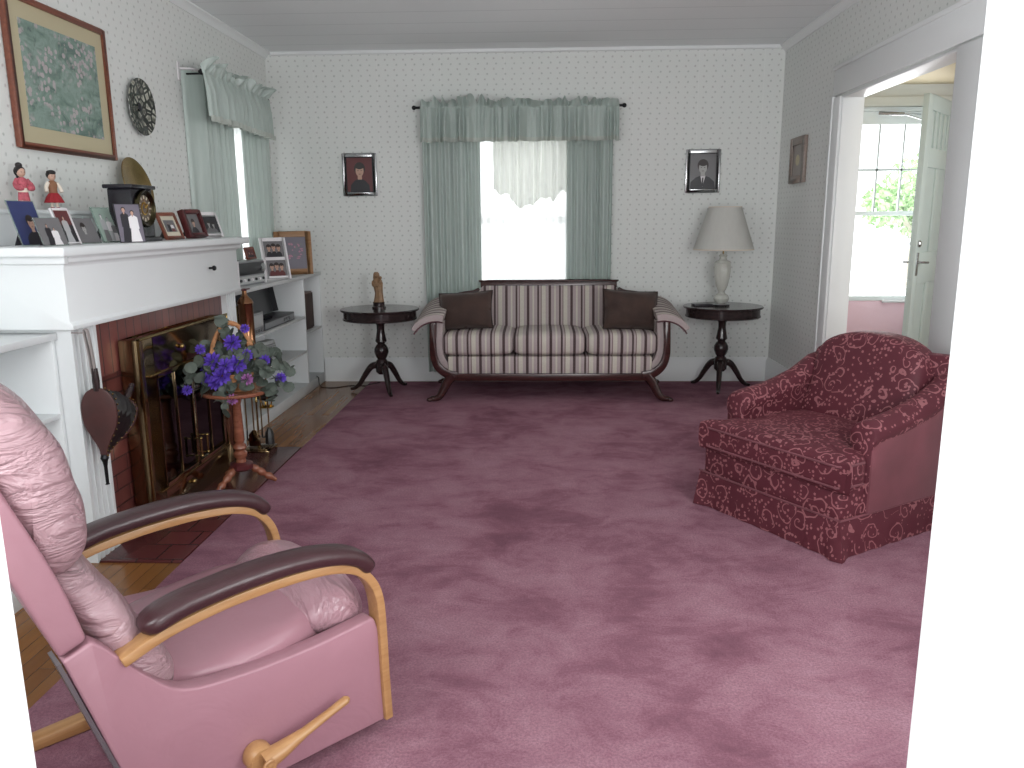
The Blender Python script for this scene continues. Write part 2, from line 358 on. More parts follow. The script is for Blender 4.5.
# ------------------------------------------------------------------ mesh helpers
class MB:
    def __init__(s): s.v = []; s.f = []; s.mi = []; s.cm = 0
    def mat(s, i): s.cm = i; return s
    def add(s, vs, fs):
        b = len(s.v); s.v += [tuple(v) for v in vs]
        for f in fs: s.f.append([b+i for i in f]); s.mi.append(s.cm)
        return s
    def box(s, x0, x1, y0, y1, z0, z1):
        return s.add([(x, y, z) for z in (z0, z1) for y in (y0, y1) for x in (x0, x1)],
                     [(0, 2, 3, 1), (4, 5, 7, 6), (0, 1, 5, 4), (2, 6, 7, 3), (0, 4, 6, 2), (1, 3, 7, 5)])
    def prism(s, poly, axis, a0, a1):
        """polygon in the two other axes (in xyz order), swept along axis"""
        def pt(p, a):
            return (a, p[0], p[1]) if axis == 'x' else (p[0], a, p[1]) if axis == 'y' else (p[0], p[1], a)
        n = len(poly)
        return s.add([pt(p, a0) for p in poly]+[pt(p, a1) for p in poly],
                     [list(range(n)), list(range(2*n-1, n-1, -1))]+[(i, (i+1) % n, n+(i+1) % n, n+i) for i in range(n)])
    def loft(s, rings, cap=True, closed=True):
        n = len(rings[0]); vs = [p for r in rings for p in r]; fs = []
        for k in range(len(rings)-1):
            for i in range(n if closed else n-1):
                j = (i+1) % n
                fs.append((k*n+i, k*n+j, (k+1)*n+j, (k+1)*n+i))
        if cap and closed: fs += [list(range(n))[::-1], [(len(rings)-1)*n+i for i in range(n)]]
        return s.add(vs, fs)
    def lathe(s, prof, n=32, c=(0, 0, 0), pleat=0, amp=0, cap=True, rot=None):
        rings = []
        for r_, z in prof:
            ring = []
            for i in range(n):
                a = 2*PI*i/n; rr = max(r_, 1e-4)*(1+amp*math.cos(pleat*a))
                p = Vector((rr*math.cos(a), rr*math.sin(a), z))
                if rot: p = rot @ p
                ring.append((p.x+c[0], p.y+c[1], p.z+c[2]))
            rings.append(ring)
        return s.loft(rings, cap)
    def tube(s, path, rad, n=10, cap=True, flat=1.0, upv=None):
        P = [Vector(p) for p in path]; rings = []; prev = None
        for i, p in enumerate(P):
            d = (P[min(i+1, len(P)-1)]-P[max(i-1, 0)]).normalized()
            if prev is None:
                a = Vector(upv) if upv else (Vector((0, 0, 1)) if abs(d.z) < 0.9 else Vector((1, 0, 0)))
            else: a = prev
            a = (a-d*a.dot(d)).normalized(); b = d.cross(a); prev = a
            rr = rad[i] if isinstance(rad, (list, tuple)) else rad
            rings.append([tuple(p+a*(rr*math.cos(2*PI*k/n))*flat+b*(rr*math.sin(2*PI*k/n))) for k in range(n)])
        return s.loft(rings, cap)
    def ell(s, c, r_, n=16, k=10, rot=None):
        rings = []
        for j in range(k+1):
            t = -PI/2+PI*j/k; ring = []
            for i in range(n):
                a = 2*PI*i/n; q = max(math.cos(t), 0.003)
                p = Vector((r_[0]*q*math.cos(a), r_[1]*q*math.sin(a), r_[2]*math.sin(t)))
                if rot: p = rot @ p
                ring.append((c[0]+p.x, c[1]+p.y, c[2]+p.z))
            rings.append(ring)
        return s.loft(rings)
    def sup(s, c, r_, e1=0.4, e2=0.3, n=36, k=16, rot=None, fn=None):
        """rounded cushion block (superellipsoid)"""
        sg = lambda v, e: math.copysign(abs(v)**e, v)
        rings = []
        for j in range(k+1):
            t = -PI/2+PI*j/k; ring = []
            for i in range(n):
                a = 2*PI*i/n; q = max(math.cos(t), 1e-4)**e1
                p = Vector((r_[0]*q*sg(math.cos(a), e2), r_[1]*q*sg(math.sin(a), e2), r_[2]*sg(math.sin(t), e1)))
                if fn: p = fn(p)
                if rot: p = rot @ p
                ring.append((c[0]+p.x, c[1]+p.y, c[2]+p.z))
            rings.append(ring)
        return s.loft(rings)
    def grid(s, fn, nu, nv):
        vs = [fn(i/nu, j/nv) for j in range(nv+1) for i in range(nu+1)]
        return s.add(vs, [(j*(nu+1)+i, j*(nu+1)+i+1, (j+1)*(nu+1)+i+1, (j+1)*(nu+1)+i) for j in range(nv) for i in range(nu)])
    def pad(s, prof, axis, a0, a1, n=14, pw=4.0, wob=0.0, seed=0):
        """closed profile swept along an axis, shrinking roundly to its ends"""
        cx = sum(p[0] for p in prof)/len(prof); cz = sum(p[1] for p in prof)/len(prof); rings = []
        for k in range(n+1):
            t = -math.cos(PI*k/n); sc = max(0.02, (1-abs(t)**pw))**(1/2.6); a = a0+(a1-a0)*(t+1)/2
            ring = []
            for p in prof:
                q = (cx+(p[0]-cx)*sc, cz+(p[1]-cz)*sc)
                if wob:
                    d = wob*noise.noise(Vector((q[0]*9+seed, a*9, q[1]*9)))
                    q = (q[0]+d*(1 if q[0] > cx else -1), q[1]+d)
                ring.append((a, q[0], q[1]) if axis == 'x' else (q[0], a, q[1]))
            rings.append(ring)
        return s.loft(rings)
    def build(s, name, mats, parent=None, bevel=0.0, seg=2, smooth=35, sub=0, recalc=True):
        me = bpy.data.meshes.new(name); me.from_pydata(s.v, [], s.f)
        mats = mats if isinstance(mats, (list, tuple)) else [mats]
        for m_ in mats: me.materials.append(m_)
        for p, i in zip(me.polygons, s.mi): p.material_index = i
        bm = bmesh.new(); bm.from_mesh(me)
        bmesh.ops.remove_doubles(bm, verts=bm.verts, dist=1e-6)
        if recalc: bmesh.ops.recalc_face_normals(bm, faces=bm.faces)
        if bevel:
            es = [e for e in bm.edges if len(e.link_faces) == 2 and e.calc_face_angle(0) > R(28)]
            bmesh.ops.bevel(bm, geom=es, offset=bevel, segments=seg, profile=0.5, affect='EDGES', clamp_overlap=True)
        bm.to_mesh(me); bm.free()
        if smooth:
            me.shade_smooth(); me.set_sharp_from_angle(angle=R(smooth))
        o = bpy.data.objects.new(name, me); C.objects.link(o)
        if parent: o.parent = parent
        if sub:
            sm = o.modifiers.new('smooth', 'SUBSURF'); sm.levels = sub; sm.render_levels = sub
        return o

def curve(pts, n=8):
    """Catmull-Rom through points of any dimension"""
    P = [tuple(p) for p in pts]; out = []
    for i in range(len(P)-1):
        a, b, c, d = P[max(i-1, 0)], P[i], P[i+1], P[min(i+2, len(P)-1)]
        for k in range(n):
            t = k/n
            out.append(tuple(0.5*((2*b[j])+(-a[j]+c[j])*t+(2*a[j]-5*b[j]+4*c[j]-d[j])*t*t+(-a[j]+3*b[j]-3*c[j]+d[j])*t**3) for j in range(len(b))))
    out.append(P[-1]); return out
def loopcurve(pts, n=5):
    P = list(pts); k = len(P); out = []
    for i in range(k):
        a, b, c, d = P[i-1], P[i], P[(i+1) % k], P[(i+2) % k]
        for q in range(n):
            t = q/n
            out.append(tuple(0.5*((2*b[j])+(-a[j]+c[j])*t+(2*a[j]-5*b[j]+4*c[j]-d[j])*t*t+(-a[j]+3*b[j]-3*c[j]+d[j])*t**3) for j in range(len(b))))
    return out
def strip(path, th):
    """outline of a bent strip of given thickness (number or list) along a 2-D path"""
    L, Q = [], []
    for i, p in enumerate(path):
        a, b = path[max(i-1, 0)], path[min(i+1, len(path)-1)]
        dx, dz = b[0]-a[0], b[1]-a[1]; l = math.hypot(dx, dz) or 1; nx, nz = -dz/l, dx/l
        h = (th[i] if isinstance(th, (list, tuple)) else th)/2
        L.append((p[0]+nx*h, p[1]+nz*h)); Q.append((p[0]-nx*h, p[1]-nz*h))
    return L+Q[::-1]

def tag(o, label, cat, group=None):
    o['label'] = label; o['category'] = cat
    if group: o['group'] = group
    return o
def thing(name, label, cat, loc=(0, 0, 0), rot=(0, 0, 0), group=None):
    o = bpy.data.objects.new(name, None); o.empty_display_size = 0.05; C.objects.link(o)
    o.location = loc; o.rotation_euler = rot
    return tag(o, label, cat, group)
def struct(o): o['kind'] = 'structure'; return o
def copy_tree(o, parent=None):
    c = o.copy(); C.objects.link(c)
    if parent: c.parent = parent
    for ch in list(o.children): copy_tree(ch, c)
    return c

# ------------------------------------------------------------------ the setting
XL, XR, YB, ZC = -2.22, 1.97, 6.77, 2.71
Y0, Y1 = 0.56, 0.68                     # front wall (the photographer stands in its doorway)
OY0, OY1, OZ = 3.99, 5.45, 2.13         # doorway to the hall in the right wall
ZF = -0.012                             # bare floor; the carpet's top is at 0
HX, HZ = 4.3, 2.40                      # hall
struct(MB().box(-2.5, HX, Y0-0.9, YB+0.1, ZF-0.1, ZF).build('floor', FLOORW))
struct(MB().box(XL-0.1, XR+0.13, Y0, YB+0.1, ZC, ZC+0.08).build('ceiling', CEIL))
WX0, WX1, WZ0, WZ1 = -0.62, 0.32, 0.62, 2.10      # back window hole
b = MB()
b.box(XL-0.12, WX0, YB, YB+0.14, ZF, ZC).box(WX1, XR+0.13, YB, YB+0.14, ZF, ZC).box(WX0, WX1, YB, YB+0.14, ZF, WZ0).box(WX0, WX1, YB, YB+0.14, WZ1, ZC)
struct(b.build('wall_back', PAPER))
LY0, LY1 = 5.40, 6.45                              # left window hole
b = MB()
b.box(XL-0.14, XL, Y0, LY0, ZF, ZC).box(XL-0.14, XL, LY1, YB, ZF, ZC).box(XL-0.14, XL, LY0, LY1, ZF, 0.98).box(XL-0.14, XL, LY0, LY1, 2.10, ZC)
struct(b.build('wall_left', PAPER))
b = MB()
b.box(XR, XR+0.13, Y1, OY0, ZF, ZC).box(XR, XR+0.13, OY1, YB, ZF, ZC).box(XR, XR+0.13, OY0, OY1, OZ, ZC)
struct(b.build('wall_right', PAPER))
JX0, JX1 = -0.500, 0.352
b = MB()
b.box(-2.6, JX0, Y0, Y1, ZF, ZC).box(JX1, 2.3, Y0, Y1, ZF, ZC).box(JX0, JX1, Y0, Y1, 2.1, ZC)
struct(b.build('wall_front', WHITE))
# hall behind the right doorway
DX0, DX1, DZ = 2.47, 3.30, 2.245
b = MB()
b.box(XR+0.13, DX0, YB, YB+0.14, ZF, HZ).box(DX1, HX, YB, YB+0.14, ZF, HZ).box(DX0, DX1, YB, YB+0.14, DZ, HZ)
struct(b.build('wall_hall_back', HALLW))
struct(MB().box(HX, HX+0.1, 2.6, YB+0.14, ZF, HZ).build('wall_hall_right', HALLW))
struct(MB().box(XR+0.13, HX, 2.5, 2.6, ZF, HZ).build('wall_hall_front', HALLW))
struct(MB().box(XR+0.131, HX+0.1, 2.5, YB+0.14, HZ, HZ+0.06).build('ceiling_hall', HALLC))

def base(name, x0, x1, y0, y1, face):
    b = MB(); t = 0.02
    if face == 'y': b.prism([(y1, ZF), (y1, 0.195), (y1-0.010, 0.195), (y1-0.012, 0.18), (y1-0.022, 0.165), (y1-0.022, ZF)], 'x', x0, x1)
    elif face == 'x': b.prism([(x1, ZF), (x1, 0.195), (x1-0.010, 0.195), (x1-0.012, 0.18), (x1-0.022, 0.165), (x1-0.022, ZF)], 'y', y0, y1)
    else: b.prism([(x0, ZF), (x0, 0.195), (x0+0.010, 0.195), (x0+0.012, 0.18), (x0+0.022, 0.165), (x0+0.022, ZF)], 'y', y0, y1)
    return struct(b.build(name, TRIMW))
base('baseboard_back', -1.86, XR, 0, YB, 'y')
base('baseboard_right', 0, XR, OY1+0.13, YB-0.022, 'x')
# cornice along the ceiling
def corn(pts, axis, a0, a1, name): return struct(MB().prism(pts, axis, a0, a1).build(name, TRIMW))
corn([(XL, ZC), (XL, ZC-0.05), (XL+0.010, ZC-0.05), (XL+0.018, ZC-0.035), (XL+0.038, ZC-0.014), (XL+0.048, ZC-0.008), (XL+0.048, ZC)], 'y', Y1, YB, 'trim_1')
corn([(XR, ZC), (XR-0.048, ZC), (XR-0.048, ZC-0.008), (XR-0.038, ZC-0.014), (XR-0.018, ZC-0.035), (XR-0.010, ZC-0.05), (XR, ZC-0.05)], 'y', Y1, YB, 'trim_2')
corn([(YB, ZC), (YB-0.02, ZC), (YB-0.02, ZC-0.022), (YB, ZC-0.03)], 'x', XL+0.048, XR-0.048, 'trim_3')
# casing of the hall doorway: wide head board, side boards, jamb lining
b = MB()
b.box(XR-0.02, XR, OY0-0.45, OY1+0.13, OZ+0.012, OZ+0.19)
b.box(XR-0.028, XR, OY0-0.45, OY1+0.14, OZ+0.175, OZ+0.20)
b.box(XR-0.02, XR, OY1, OY1+0.12, ZF, OZ).box(XR-0.028, XR, OY1+0.115, OY1+0.13, ZF, OZ+0.012)
b.box(XR-0.02, XR, OY0-0.42, OY0, ZF, OZ).box(XR-0.028, XR, OY0-0.45, OY0-0.42, ZF, OZ+0.012)
struct(b.build('trim_4', TRIMW, bevel=0.003))
b = MB()
b.box(XR-0.004, XR+0.134, OY1-0.012, OY1, ZF, OZ).box(XR-0.004, XR+0.134, OY0, OY0+0.012, ZF, OZ).box(XR-0.004, XR+0.134, OY0, OY1, OZ-0.012, OZ)
struct(b.build('trim_5', TRIMW, bevel=0.002))

# back window: frame, two sashes, panes
def window(name, cx, y, z0, z1, wd, rot=0.0):
    o = struct(thing(name, 'white wooden sash window', 'window', (cx, y, z0), (0, 0, rot)))
    del o['label']; del o['category']
    h = z1-z0; a = wd/2
    MB().box(-a, -a+0.05, 0.0, 0.12, 0, h).box(a-0.05, a, 0.0, 0.12, 0, h).box(-a, a, 0.0, 0.12, h-0.05, h).box(-a, a, -0.03, 0.12, 0, 0.04).build('window_frame', TRIMW, o, bevel=0.003)
    for zz0, zz1, yy in ((0.04, h*0.52, 0.04), (h*0.48, h-0.05, 0.075)):
        sb = MB(); i = a-0.05
        sb.box(-i, -i+0.045, yy, yy+0.03, zz0, zz1).box(i-0.045, i, yy, yy+0.03, zz0, zz1).box(-i, i, yy, yy+0.03, zz0, zz0+0.05).box(-i, i, yy, yy+0.03, zz1-0.045, zz1)
        sash = sb.build('sash', TRIMW, o, bevel=0.003)
        MB().box(-i+0.045, i-0.045, yy+0.012, yy+0.016, zz0+0.05, zz1-0.045).build('pane', PANE, sash, smooth=0)
    return o
window('window_1', (WX0+WX1)/2, YB+0.01, WZ0, WZ1, WX1-WX0)
window('window_2', XL-0.01, (LY0+LY1)/2, 0.98, 2.10, LY1-LY0, R(90))

# ------------------------------------------------------------------ carpet and hearth
b = MB()
def carpet_fn(u, v):
    x = -1.46+u*(1.94+1.46); y = 0.72+v*(6.735-0.72); e = min(u, 1-u, v, 1-v)
    return (x, y, 0.0+0.002*noise.noise(Vector((x*4, y*4, 0)))-(0.010 if e <= 0 else 0))
o = MB().grid(carpet_fn, 60, 100).build('carpet', CARPET, smooth=60)
tag(o, 'rose mauve pile carpet covering most of the floor', 'carpet')
o = MB().box(-1.80, -1.462, 2.98, 4.66, ZF, -0.002).build('hearth', HEARTH, bevel=0.002)
tag(o, 'dark red tiled hearth set in the floor in front of the fireplace', 'hearth')

# ------------------------------------------------------------------ fireplace
fp = thing('fireplace', 'white painted fireplace with fluted pilasters and dark red brick surround', 'fireplace', (0, 0, 0))
FX = -1.805
def pilaster(y0, y1):
    pr_ = [(XL+0.002, y0), (FX, y0)]; n = 4; e = 0.014; wd = (y1-y0-2*e)/n
    for i in range(n):
        a = y0+e+i*wd+0.005; c_ = y0+e+(i+1)*wd-0.005
        for k in range(9):
            t = PI*k/8; pr_.append((FX-0.022*math.sin(t), (a+c_)/2-(c_-a)/2*math.cos(t)))
    pr_ += [(FX, y1), (XL+0.002, y1)]
    return MB().prism(pr_, 'z', ZF, 0.958).build('pilaster', WHITE, fp, smooth=30)
pilaster(2.98, 3.155); pilaster(4.53, 4.67)
b = MB()
b.mat(0).box(XL+0.002, FX-0.03, 3.155, 3.50, ZF, 0.72).box(XL+0.002, FX-0.03, 4.25, 4.53, ZF, 0.72)
b.mat(1).box(XL+0.002, FX-0.03, 3.155, 4.53, 0.72, 0.955)
b.build('brick_surround', [BRICK, SOLDIER], fp, bevel=0.002)
MB().box(XL+0.004, XL+0.03, 3.50, 4.25, ZF, 0.72).box(XL+0.03, FX-0.06, 3.50, 3.51, ZF, 0.72).box(XL+0.03, FX-0.06, 4.24, 4.25, ZF, 0.72).box(XL+0.03, FX-0.06, 3.51, 4.24, ZF, ZF+0.01).build('firebox', SOOT, fp)
b = MB()
prof = [(XL+0.002, 0.957), (-1.765, 0.957), (-1.762, 0.975), (-1.775, 0.985), (-1.775, 1.195), (-1.768, 1.205), (-1.752, 1.212), (-1.752, 1.226), (-1.742, 1.234), (XL+0.002, 1.234)]
b.prism(prof, 'y', 2.93, 4.665)
b.build('mantel_fascia', WHITE, fp, bevel=0.003)
MB().box(XL+0.002, -1.722, 2.855, 4.75, 1.234, 1.270).build('mantel_shelf', WHITE, fp, bevel=0.008, seg=3)
# small cornice returns at the shelf's ends
MB().box(XL+0.002, -1.752, 2.905, 2.93, 1.205, 1.234).build('end_molding', WHITE, fp, bevel=0.006)
MB().prism([(XL+0.002, 1.234), (-1.752, 1.234), (-1.756, 1.215), (-1.762, 1.205), (XL+0.002, 1.205)], 'y', 4.665, 4.70).build('end_molding', WHITE, fp, bevel=0.004)
MB().box(XL+0.002, -2.10, 2.86, 4.46, 1.270, 1.412).box(XL+0.002, -2.085, 2.855, 4.47, 1.395, 1.412).build('back_ledge', WHITE, fp, bevel=0.004)
kn = MB().lathe([(0.006, 0), (0.006, 0.018), (0.013, 0.022), (0.014, 0.03), (0.009, 0.037), (0.0, 0.038)], 16, (-1.775, 4.255, 1.115), rot=Matrix.Rotation(R(90), 3, 'Y'))
kn.build('damper_knob', IRON, fp)

# brass screen with glass doors
sc_ = thing('fireplace_screen', 'brass framed fireplace screen with dark glass doors', 'fire screen', (0, 0, 0))
SX = -1.735
b = MB()
b.box(FX-0.02, SX, 3.345, 3.47, ZF+0.008, 0.855)                       # side posts and hood
b.box(FX-0.02, SX, 4.20, 4.335, ZF+0.008, 0.855)
b.box(FX-0.02, SX, 3.47, 4.20, 0.685, 0.855)
b.box(FX-0.02, SX, 3.47, 4.20, ZF+0.008, 0.135)
b.build('screen_frame', DBRASS, sc_, bevel=0.004)
b = MB()
for y0, y1, z0, z1 in ((3.340, 4.34, 0.851, 0.861), (3.340, 3.350, ZF+0.006, 0.861), (4.33, 4.34, ZF+0.006, 0.861), (3.42, 4.26, 0.676, 0.686), (3.42, 4.24, 0.132, 0.142)):
    b.box(SX-0.006, SX+0.006, y0, y1, z0, z1)
b.build('edge_bead', BRASS, sc_, bevel=0.002)
MB().box(FX-0.028, FX-0.022, 3.42, 4.30, 0.1, 0.72).build('mesh_curtain', BLACK, sc_)
for y0, y1 in ((3.475, 3.835), (3.84, 4.195)):
    d = MB()
    for a0, a1, z0, z1 in ((y0, y0+0.014, 0.14, 0.68), (y1-0.014, y1, 0.14, 0.68), (y0, y1, 0.66, 0.68), (y0, y1, 0.14, 0.16), ((y0+y1)/2-0.004, (y0+y1)/2+0.004, 0.16, 0.66)):
        d.box(SX-0.012, SX+0.004, a0, a1, z0, z1)
    dr = d.build('glass_door', DBRASS, sc_, bevel=0.002)
    MB().box(SX-0.008, SX-0.004, y0+0.02, y1-0.02, 0.155, 0.665).build('pane', SMOKE, dr, smooth=0)
    yh = 3.80 if y0 < 3.6 else 3.875
    MB().tube([(SX+0.003, yh, 0.20), (SX+0.035, yh, 0.20), (SX+0.035, yh, 0.29), (SX+0.003, yh, 0.29)], 0.006, 8).ell((SX+0.035, yh, 0.20), (0.009, 0.009, 0.009), 10, 6).ell((SX+0.035, yh, 0.29), (0.009, 0.009, 0.009), 10, 6).build('door_handle', BRASS, dr)
for zz in (0.085, 0.77): MB().ell((SX+0.010, 3.74, zz), (0.012, 0.012, 0.012), 12, 8).build('knob', BRASS, sc_)

# ------------------------------------------------------------------ built-in bookcases
bc = thing('built_in_bookcase', 'low white built-in bookcase between fireplace and back wall, holding a radio', 'bookcase', (0, 0, 0))
BX = -1.87; ya, yd, ye = 4.672, 6.275, 6.745
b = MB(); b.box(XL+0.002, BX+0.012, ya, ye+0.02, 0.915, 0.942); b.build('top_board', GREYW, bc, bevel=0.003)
MB().box(XL+0.003, XL+0.012, ya, ye+0.02, ZF, 0.915).build('back_panel', WHITE, bc)
MB().box(XL+0.012, BX, yd, yd+0.022, 0.07, 0.915).build('divider', WHITE, bc, bevel=0.002)
MB().box(XL+0.012, BX, ye, ye+0.022, ZF, 0.915).build('side_panel', WHITE, bc, bevel=0.002)
MB().box(XL+0.012, BX, ya, ya+0.022, 0.07, 0.915).build('side_panel', WHITE, bc, bevel=0.002)
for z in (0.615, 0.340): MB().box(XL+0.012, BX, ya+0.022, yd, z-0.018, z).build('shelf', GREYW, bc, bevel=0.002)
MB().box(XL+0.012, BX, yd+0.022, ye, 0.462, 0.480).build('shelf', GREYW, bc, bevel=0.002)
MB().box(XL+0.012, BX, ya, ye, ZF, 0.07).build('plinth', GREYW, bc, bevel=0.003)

lb = thing('built_in_bookcase', 'white built-in bookcase at the left edge behind the recliner headrest', 'bookcase', (0, 0, 0))
b = MB(); b.box(XL+0.002, BX+0.012, 1.50, 2.975, 0.915, 0.942); b.build('top_board', WHITE, lb, bevel=0.003)
MB().box(XL+0.003, XL+0.012, 1.50, 2.975, ZF, 0.915).build('back_panel', WHITE, lb)
for y in (1.50, 2.953): MB().box(XL+0.012, BX, y, y+0.022, ZF, 0.915).build('side_panel', WHITE, lb, bevel=0.002)
for z in (0.625, 0.340): MB().box(XL+0.012, BX, 1.522, 2.953, z-0.018, z).build('shelf', WHITE, lb, bevel=0.002)
MB().box(XL+0.012, BX, 1.522, 2.953, ZF, 0.07).build('plinth', WHITE, lb, bevel=0.003)

# ------------------------------------------------------------------ front door and storm door in the hall
sd = struct(bpy.data.objects.new('door_1', None)); C.objects.link(sd); sd.location = (DX0, YB+0.02, 0)
W_ = DX1-DX0
b = MB()
b.box(0, 0.06, 0, 0.1, ZF, DZ).box(W_-0.06, W_, 0, 0.1, ZF, DZ).box(0, W_, 0, 0.1, DZ-0.045, DZ)
b.build('door_frame', TRIMW, sd, bevel=0.003)
MB().box(-0.09, W_+0.09, -0.045, -0.02, DZ-0.015, DZ+0.06).box(-0.09, 0.0, -0.045, -0.02, ZF, DZ-0.015).box(W_, W_+0.09, -0.045, -0.02, ZF, DZ-0.015).build('door_casing', HALLW, sd, bevel=0.003)
b = MB()
b.box(0.06, 0.115, 0.03, 0.06, 0.0, DZ-0.045).box(W_-0.115, W_-0.06, 0.03, 0.06, 0.0, DZ-0.045).box(0.06, W_-0.06, 0.03, 0.06, 2.10, DZ-0.045)
b.box(0.115, W_-0.115, 0.03, 0.06, 1.375, 1.412)
b.box(0.115, W_-0.115, 0.03, 0.06, 0.67, 0.71)
st = b.build('storm_door_stiles', TRIMW, sd, bevel=0.002)
mb = MB()
pw0, pw1 = 0.115, W_-0.115
for k in (1, 2): mb.box(pw0+(pw1-pw0)*k/3-0.007, pw0+(pw1-pw0)*k/3+0.007, 0.035, 0.055, 1.412, 2.10)
mb.box(pw0, pw1, 0.035, 0.055, 1.735, 1.752)
mb.build('muntin', GREYW, sd)
MB().box(pw0, pw1, 0.043, 0.047, 1.412, 2.10).build('pane', PANE, sd, smooth=0)
MB().box(pw0, pw1, 0.043, 0.047, 0.71, 1.375).build('pane', PANE, sd, smooth=0)
MB().box(pw0, pw1, 0.035, 0.055, 0.0, 0.67).build('kick_panel', PINKP, sd)
MB().box(0.44, 0.66, 0.005, 0.02, 0.655, 0.675).box(0.45, 0.47, 0.02, 0.036, 0.655, 0.675).box(0.63, 0.65, 0.02, 0.036, 0.655, 0.675).build('push_bar', PW, sd, bevel=0.003)
MB().tube([(0.28, 0.0, 2.185), (0.46, -0.05, 2.17)], 0.014, 10).tube([(0.46, -0.05, 2.17), (0.62, -0.02, 2.13)], 0.006, 8).tube([(0.36, -0.02, 2.18), (0.62, 0.01, 2.175)], 0.004, 6).build('door_closer', SILVER, sd)
# the wooden front door, standing open into the hall
DW = 0.84; hx, hy = 3.285, 6.70
ang = math.atan2(6.05-hy, 2.756-hx)
fd = struct(bpy.data.objects.new('door_2', None)); C.objects.link(fd); fd.location = (hx, hy, 0); fd.rotation_euler = (0, 0, ang)
b = MB(); T = 0.042; DT = 2.225
def rect(b, x0, x1, z0, z1, y0=0.0, y1=T): return b.box(x0, x1, y0, y1, z0, z1)
rect(b, 0, 0.115, 0.01, DT); rect(b, DW-0.115, DW, 0.01, DT)
for z0, z1 in ((0.01, 0.24), (0.86, 1.10), (1.72, 1.86), (2.12, DT)): rect(b, 0.115, DW-0.115, z0, z1)
rect(b, DW/2-0.05, DW/2+0.05, 0.24, 0.86); rect(b, DW/2-0.05, DW/2+0.05, 1.10, 1.72)
for k in range(1, 5): rect(b, 0.115+k*0.122-0.018, 0.115+k*0.122+0.018, 1.86, 2.12)
b.build('stile', DOORG, fd, bevel=0.004)
b = MB()
for x0, x1, z0, z1 in ((0.115, DW/2-0.05, 0.24, 0.86), (DW/2+0.05, DW-0.115, 0.24, 0.86), (0.115, DW/2-0.05, 1.10, 1.72), (DW/2+0.05, DW-0.115, 1.10, 1.72), (0.115, DW-0.115, 1.86, 2.12)):
    rect(b, x0, x1, z0, z1, 0.014, T-0.014)
b.build('door_panel', DOORG, fd)
for sgn, yy in ((1, T), (-1, 0.0)):
    b = MB()
    b.box(DW-0.085, DW-0.045, min(yy, yy+sgn*0.006), max(yy, yy+sgn*0.006), 0.93, 1.10)
    b.tube([(DW-0.065, yy, 1.03), (DW-0.065, yy+sgn*0.05, 1.03), (DW-0.16, yy+sgn*0.055, 1.025)], 0.009, 8)
    b.build('door_handle', SILVER, fd, bevel=0.001)
    MB().lathe([(0.026, 0), (0.026, 0.010), (0.018, 0.018), (0.0, 0.02)], 16, (DW-0.065, yy, 1.165), rot=Matrix.Rotation(R(-90*sgn), 3, 'X')).build('deadbolt', SILVER, fd)
b = MB()
# tree outside
tr = thing('tree', 'leafy green tree seen outside through the storm door panes', 'tree', (7.75, 17.0, ZF-0.1))
MB().tube([(0, 0, 0), (0.05, 0, 1.2), (0.0, 0.1, 2.3)], [0.06, 0.05, 0.03], 10).tube([(0.03, 0, 1.2), (0.5, 0.2, 2.0)], [0.07, 0.03], 8).tube([(0.03, 0, 1.1), (-0.5, -0.2, 1.9)], [0.07, 0.03], 8).build('trunk', BARK, tr)
b = MB(); rg = random.Random(3)
for k in range(1500):
    c0 = rg.choice([(0, 0, 2.1, 0.65), (0.55, 0.1, 1.8, 0.5), (-0.55, 0, 1.75, 0.5), (0.1, 0, 1.5, 0.45)])
    while True:
        q = Vector((rg.uniform(-1, 1), rg.uniform(-1, 1), rg.uniform(-1, 1)))
        if q.length < 1: break
    p = Vector(c0[:3])+q*c0[3]; a = Vector((rg.uniform(-1, 1), rg.uniform(-1, 1), rg.uniform(-1, 1))).normalized()*0.09
    d = a.cross(Vector((rg.uniform(-1, 1), rg.uniform(-1, 1), rg.uniform(-1, 1)))).normalized()*0.045
    b.add([p-a, p+d, p+a, p-d], [(0, 1, 2, 3)])
b.build('foliage', GREENL, tr, smooth=0, recalc=False)

# ------------------------------------------------------------------ curtains
def folds(u, n, seed, v=1.0):
    return math.sin(2*PI*n*u+1.7*noise.noise(Vector((u*6, seed, 0)))+0.6*math.sin(5*u+seed))*(0.75+0.5*noise.noise(Vector((u*11, seed, v))))
def drape(name, label, mapf, n, seed, z0, z1, amp, mat, group=None, cat='curtain', nu=110, nv=24, flare=0.0):
    """mapf(s, d) gives the floor point for s in 0..1 along the rod and d out from the wall"""
    def fn(u, v):
        z = z0+(z1-z0)*v
        s_ = 0.5+(u-0.5)*(1+flare*(1-v))
        d = amp*folds(u, n, seed, v*0.6)*(0.75+0.25*(1-v))
        x, y = mapf(s_, d); return (x, y, z)
    o = MB().grid(fn, nu, nv).build(name, mat, smooth=180)
    return tag(o, label, cat, group)
bk = lambda x0, x1, y: (lambda s_, d: (x0+(x1-x0)*s_, y-d))
lf = lambda y0, y1, x: (lambda s_, d: (x+d, y0+(y1-y0)*s_))
drape('curtain', 'sage green drape left of the back window, hanging behind the sofa', bk(-0.945, -0.475, YB-0.075), 8, 1.0, 0.085, 2.22, 0.022, DRAPE)
drape('curtain', 'sage green drape right of the back window, above the sofa', bk(0.235, 0.605, YB-0.075), 7, 2.0, 0.085, 2.22, 0.022, DRAPE)
drape('sheer_curtain', 'white sheer curtain filling the middle of the back window', bk(-0.56, 0.30, YB-0.035), 15, 3.0, 0.5, 2.18, 0.010, SHEER)
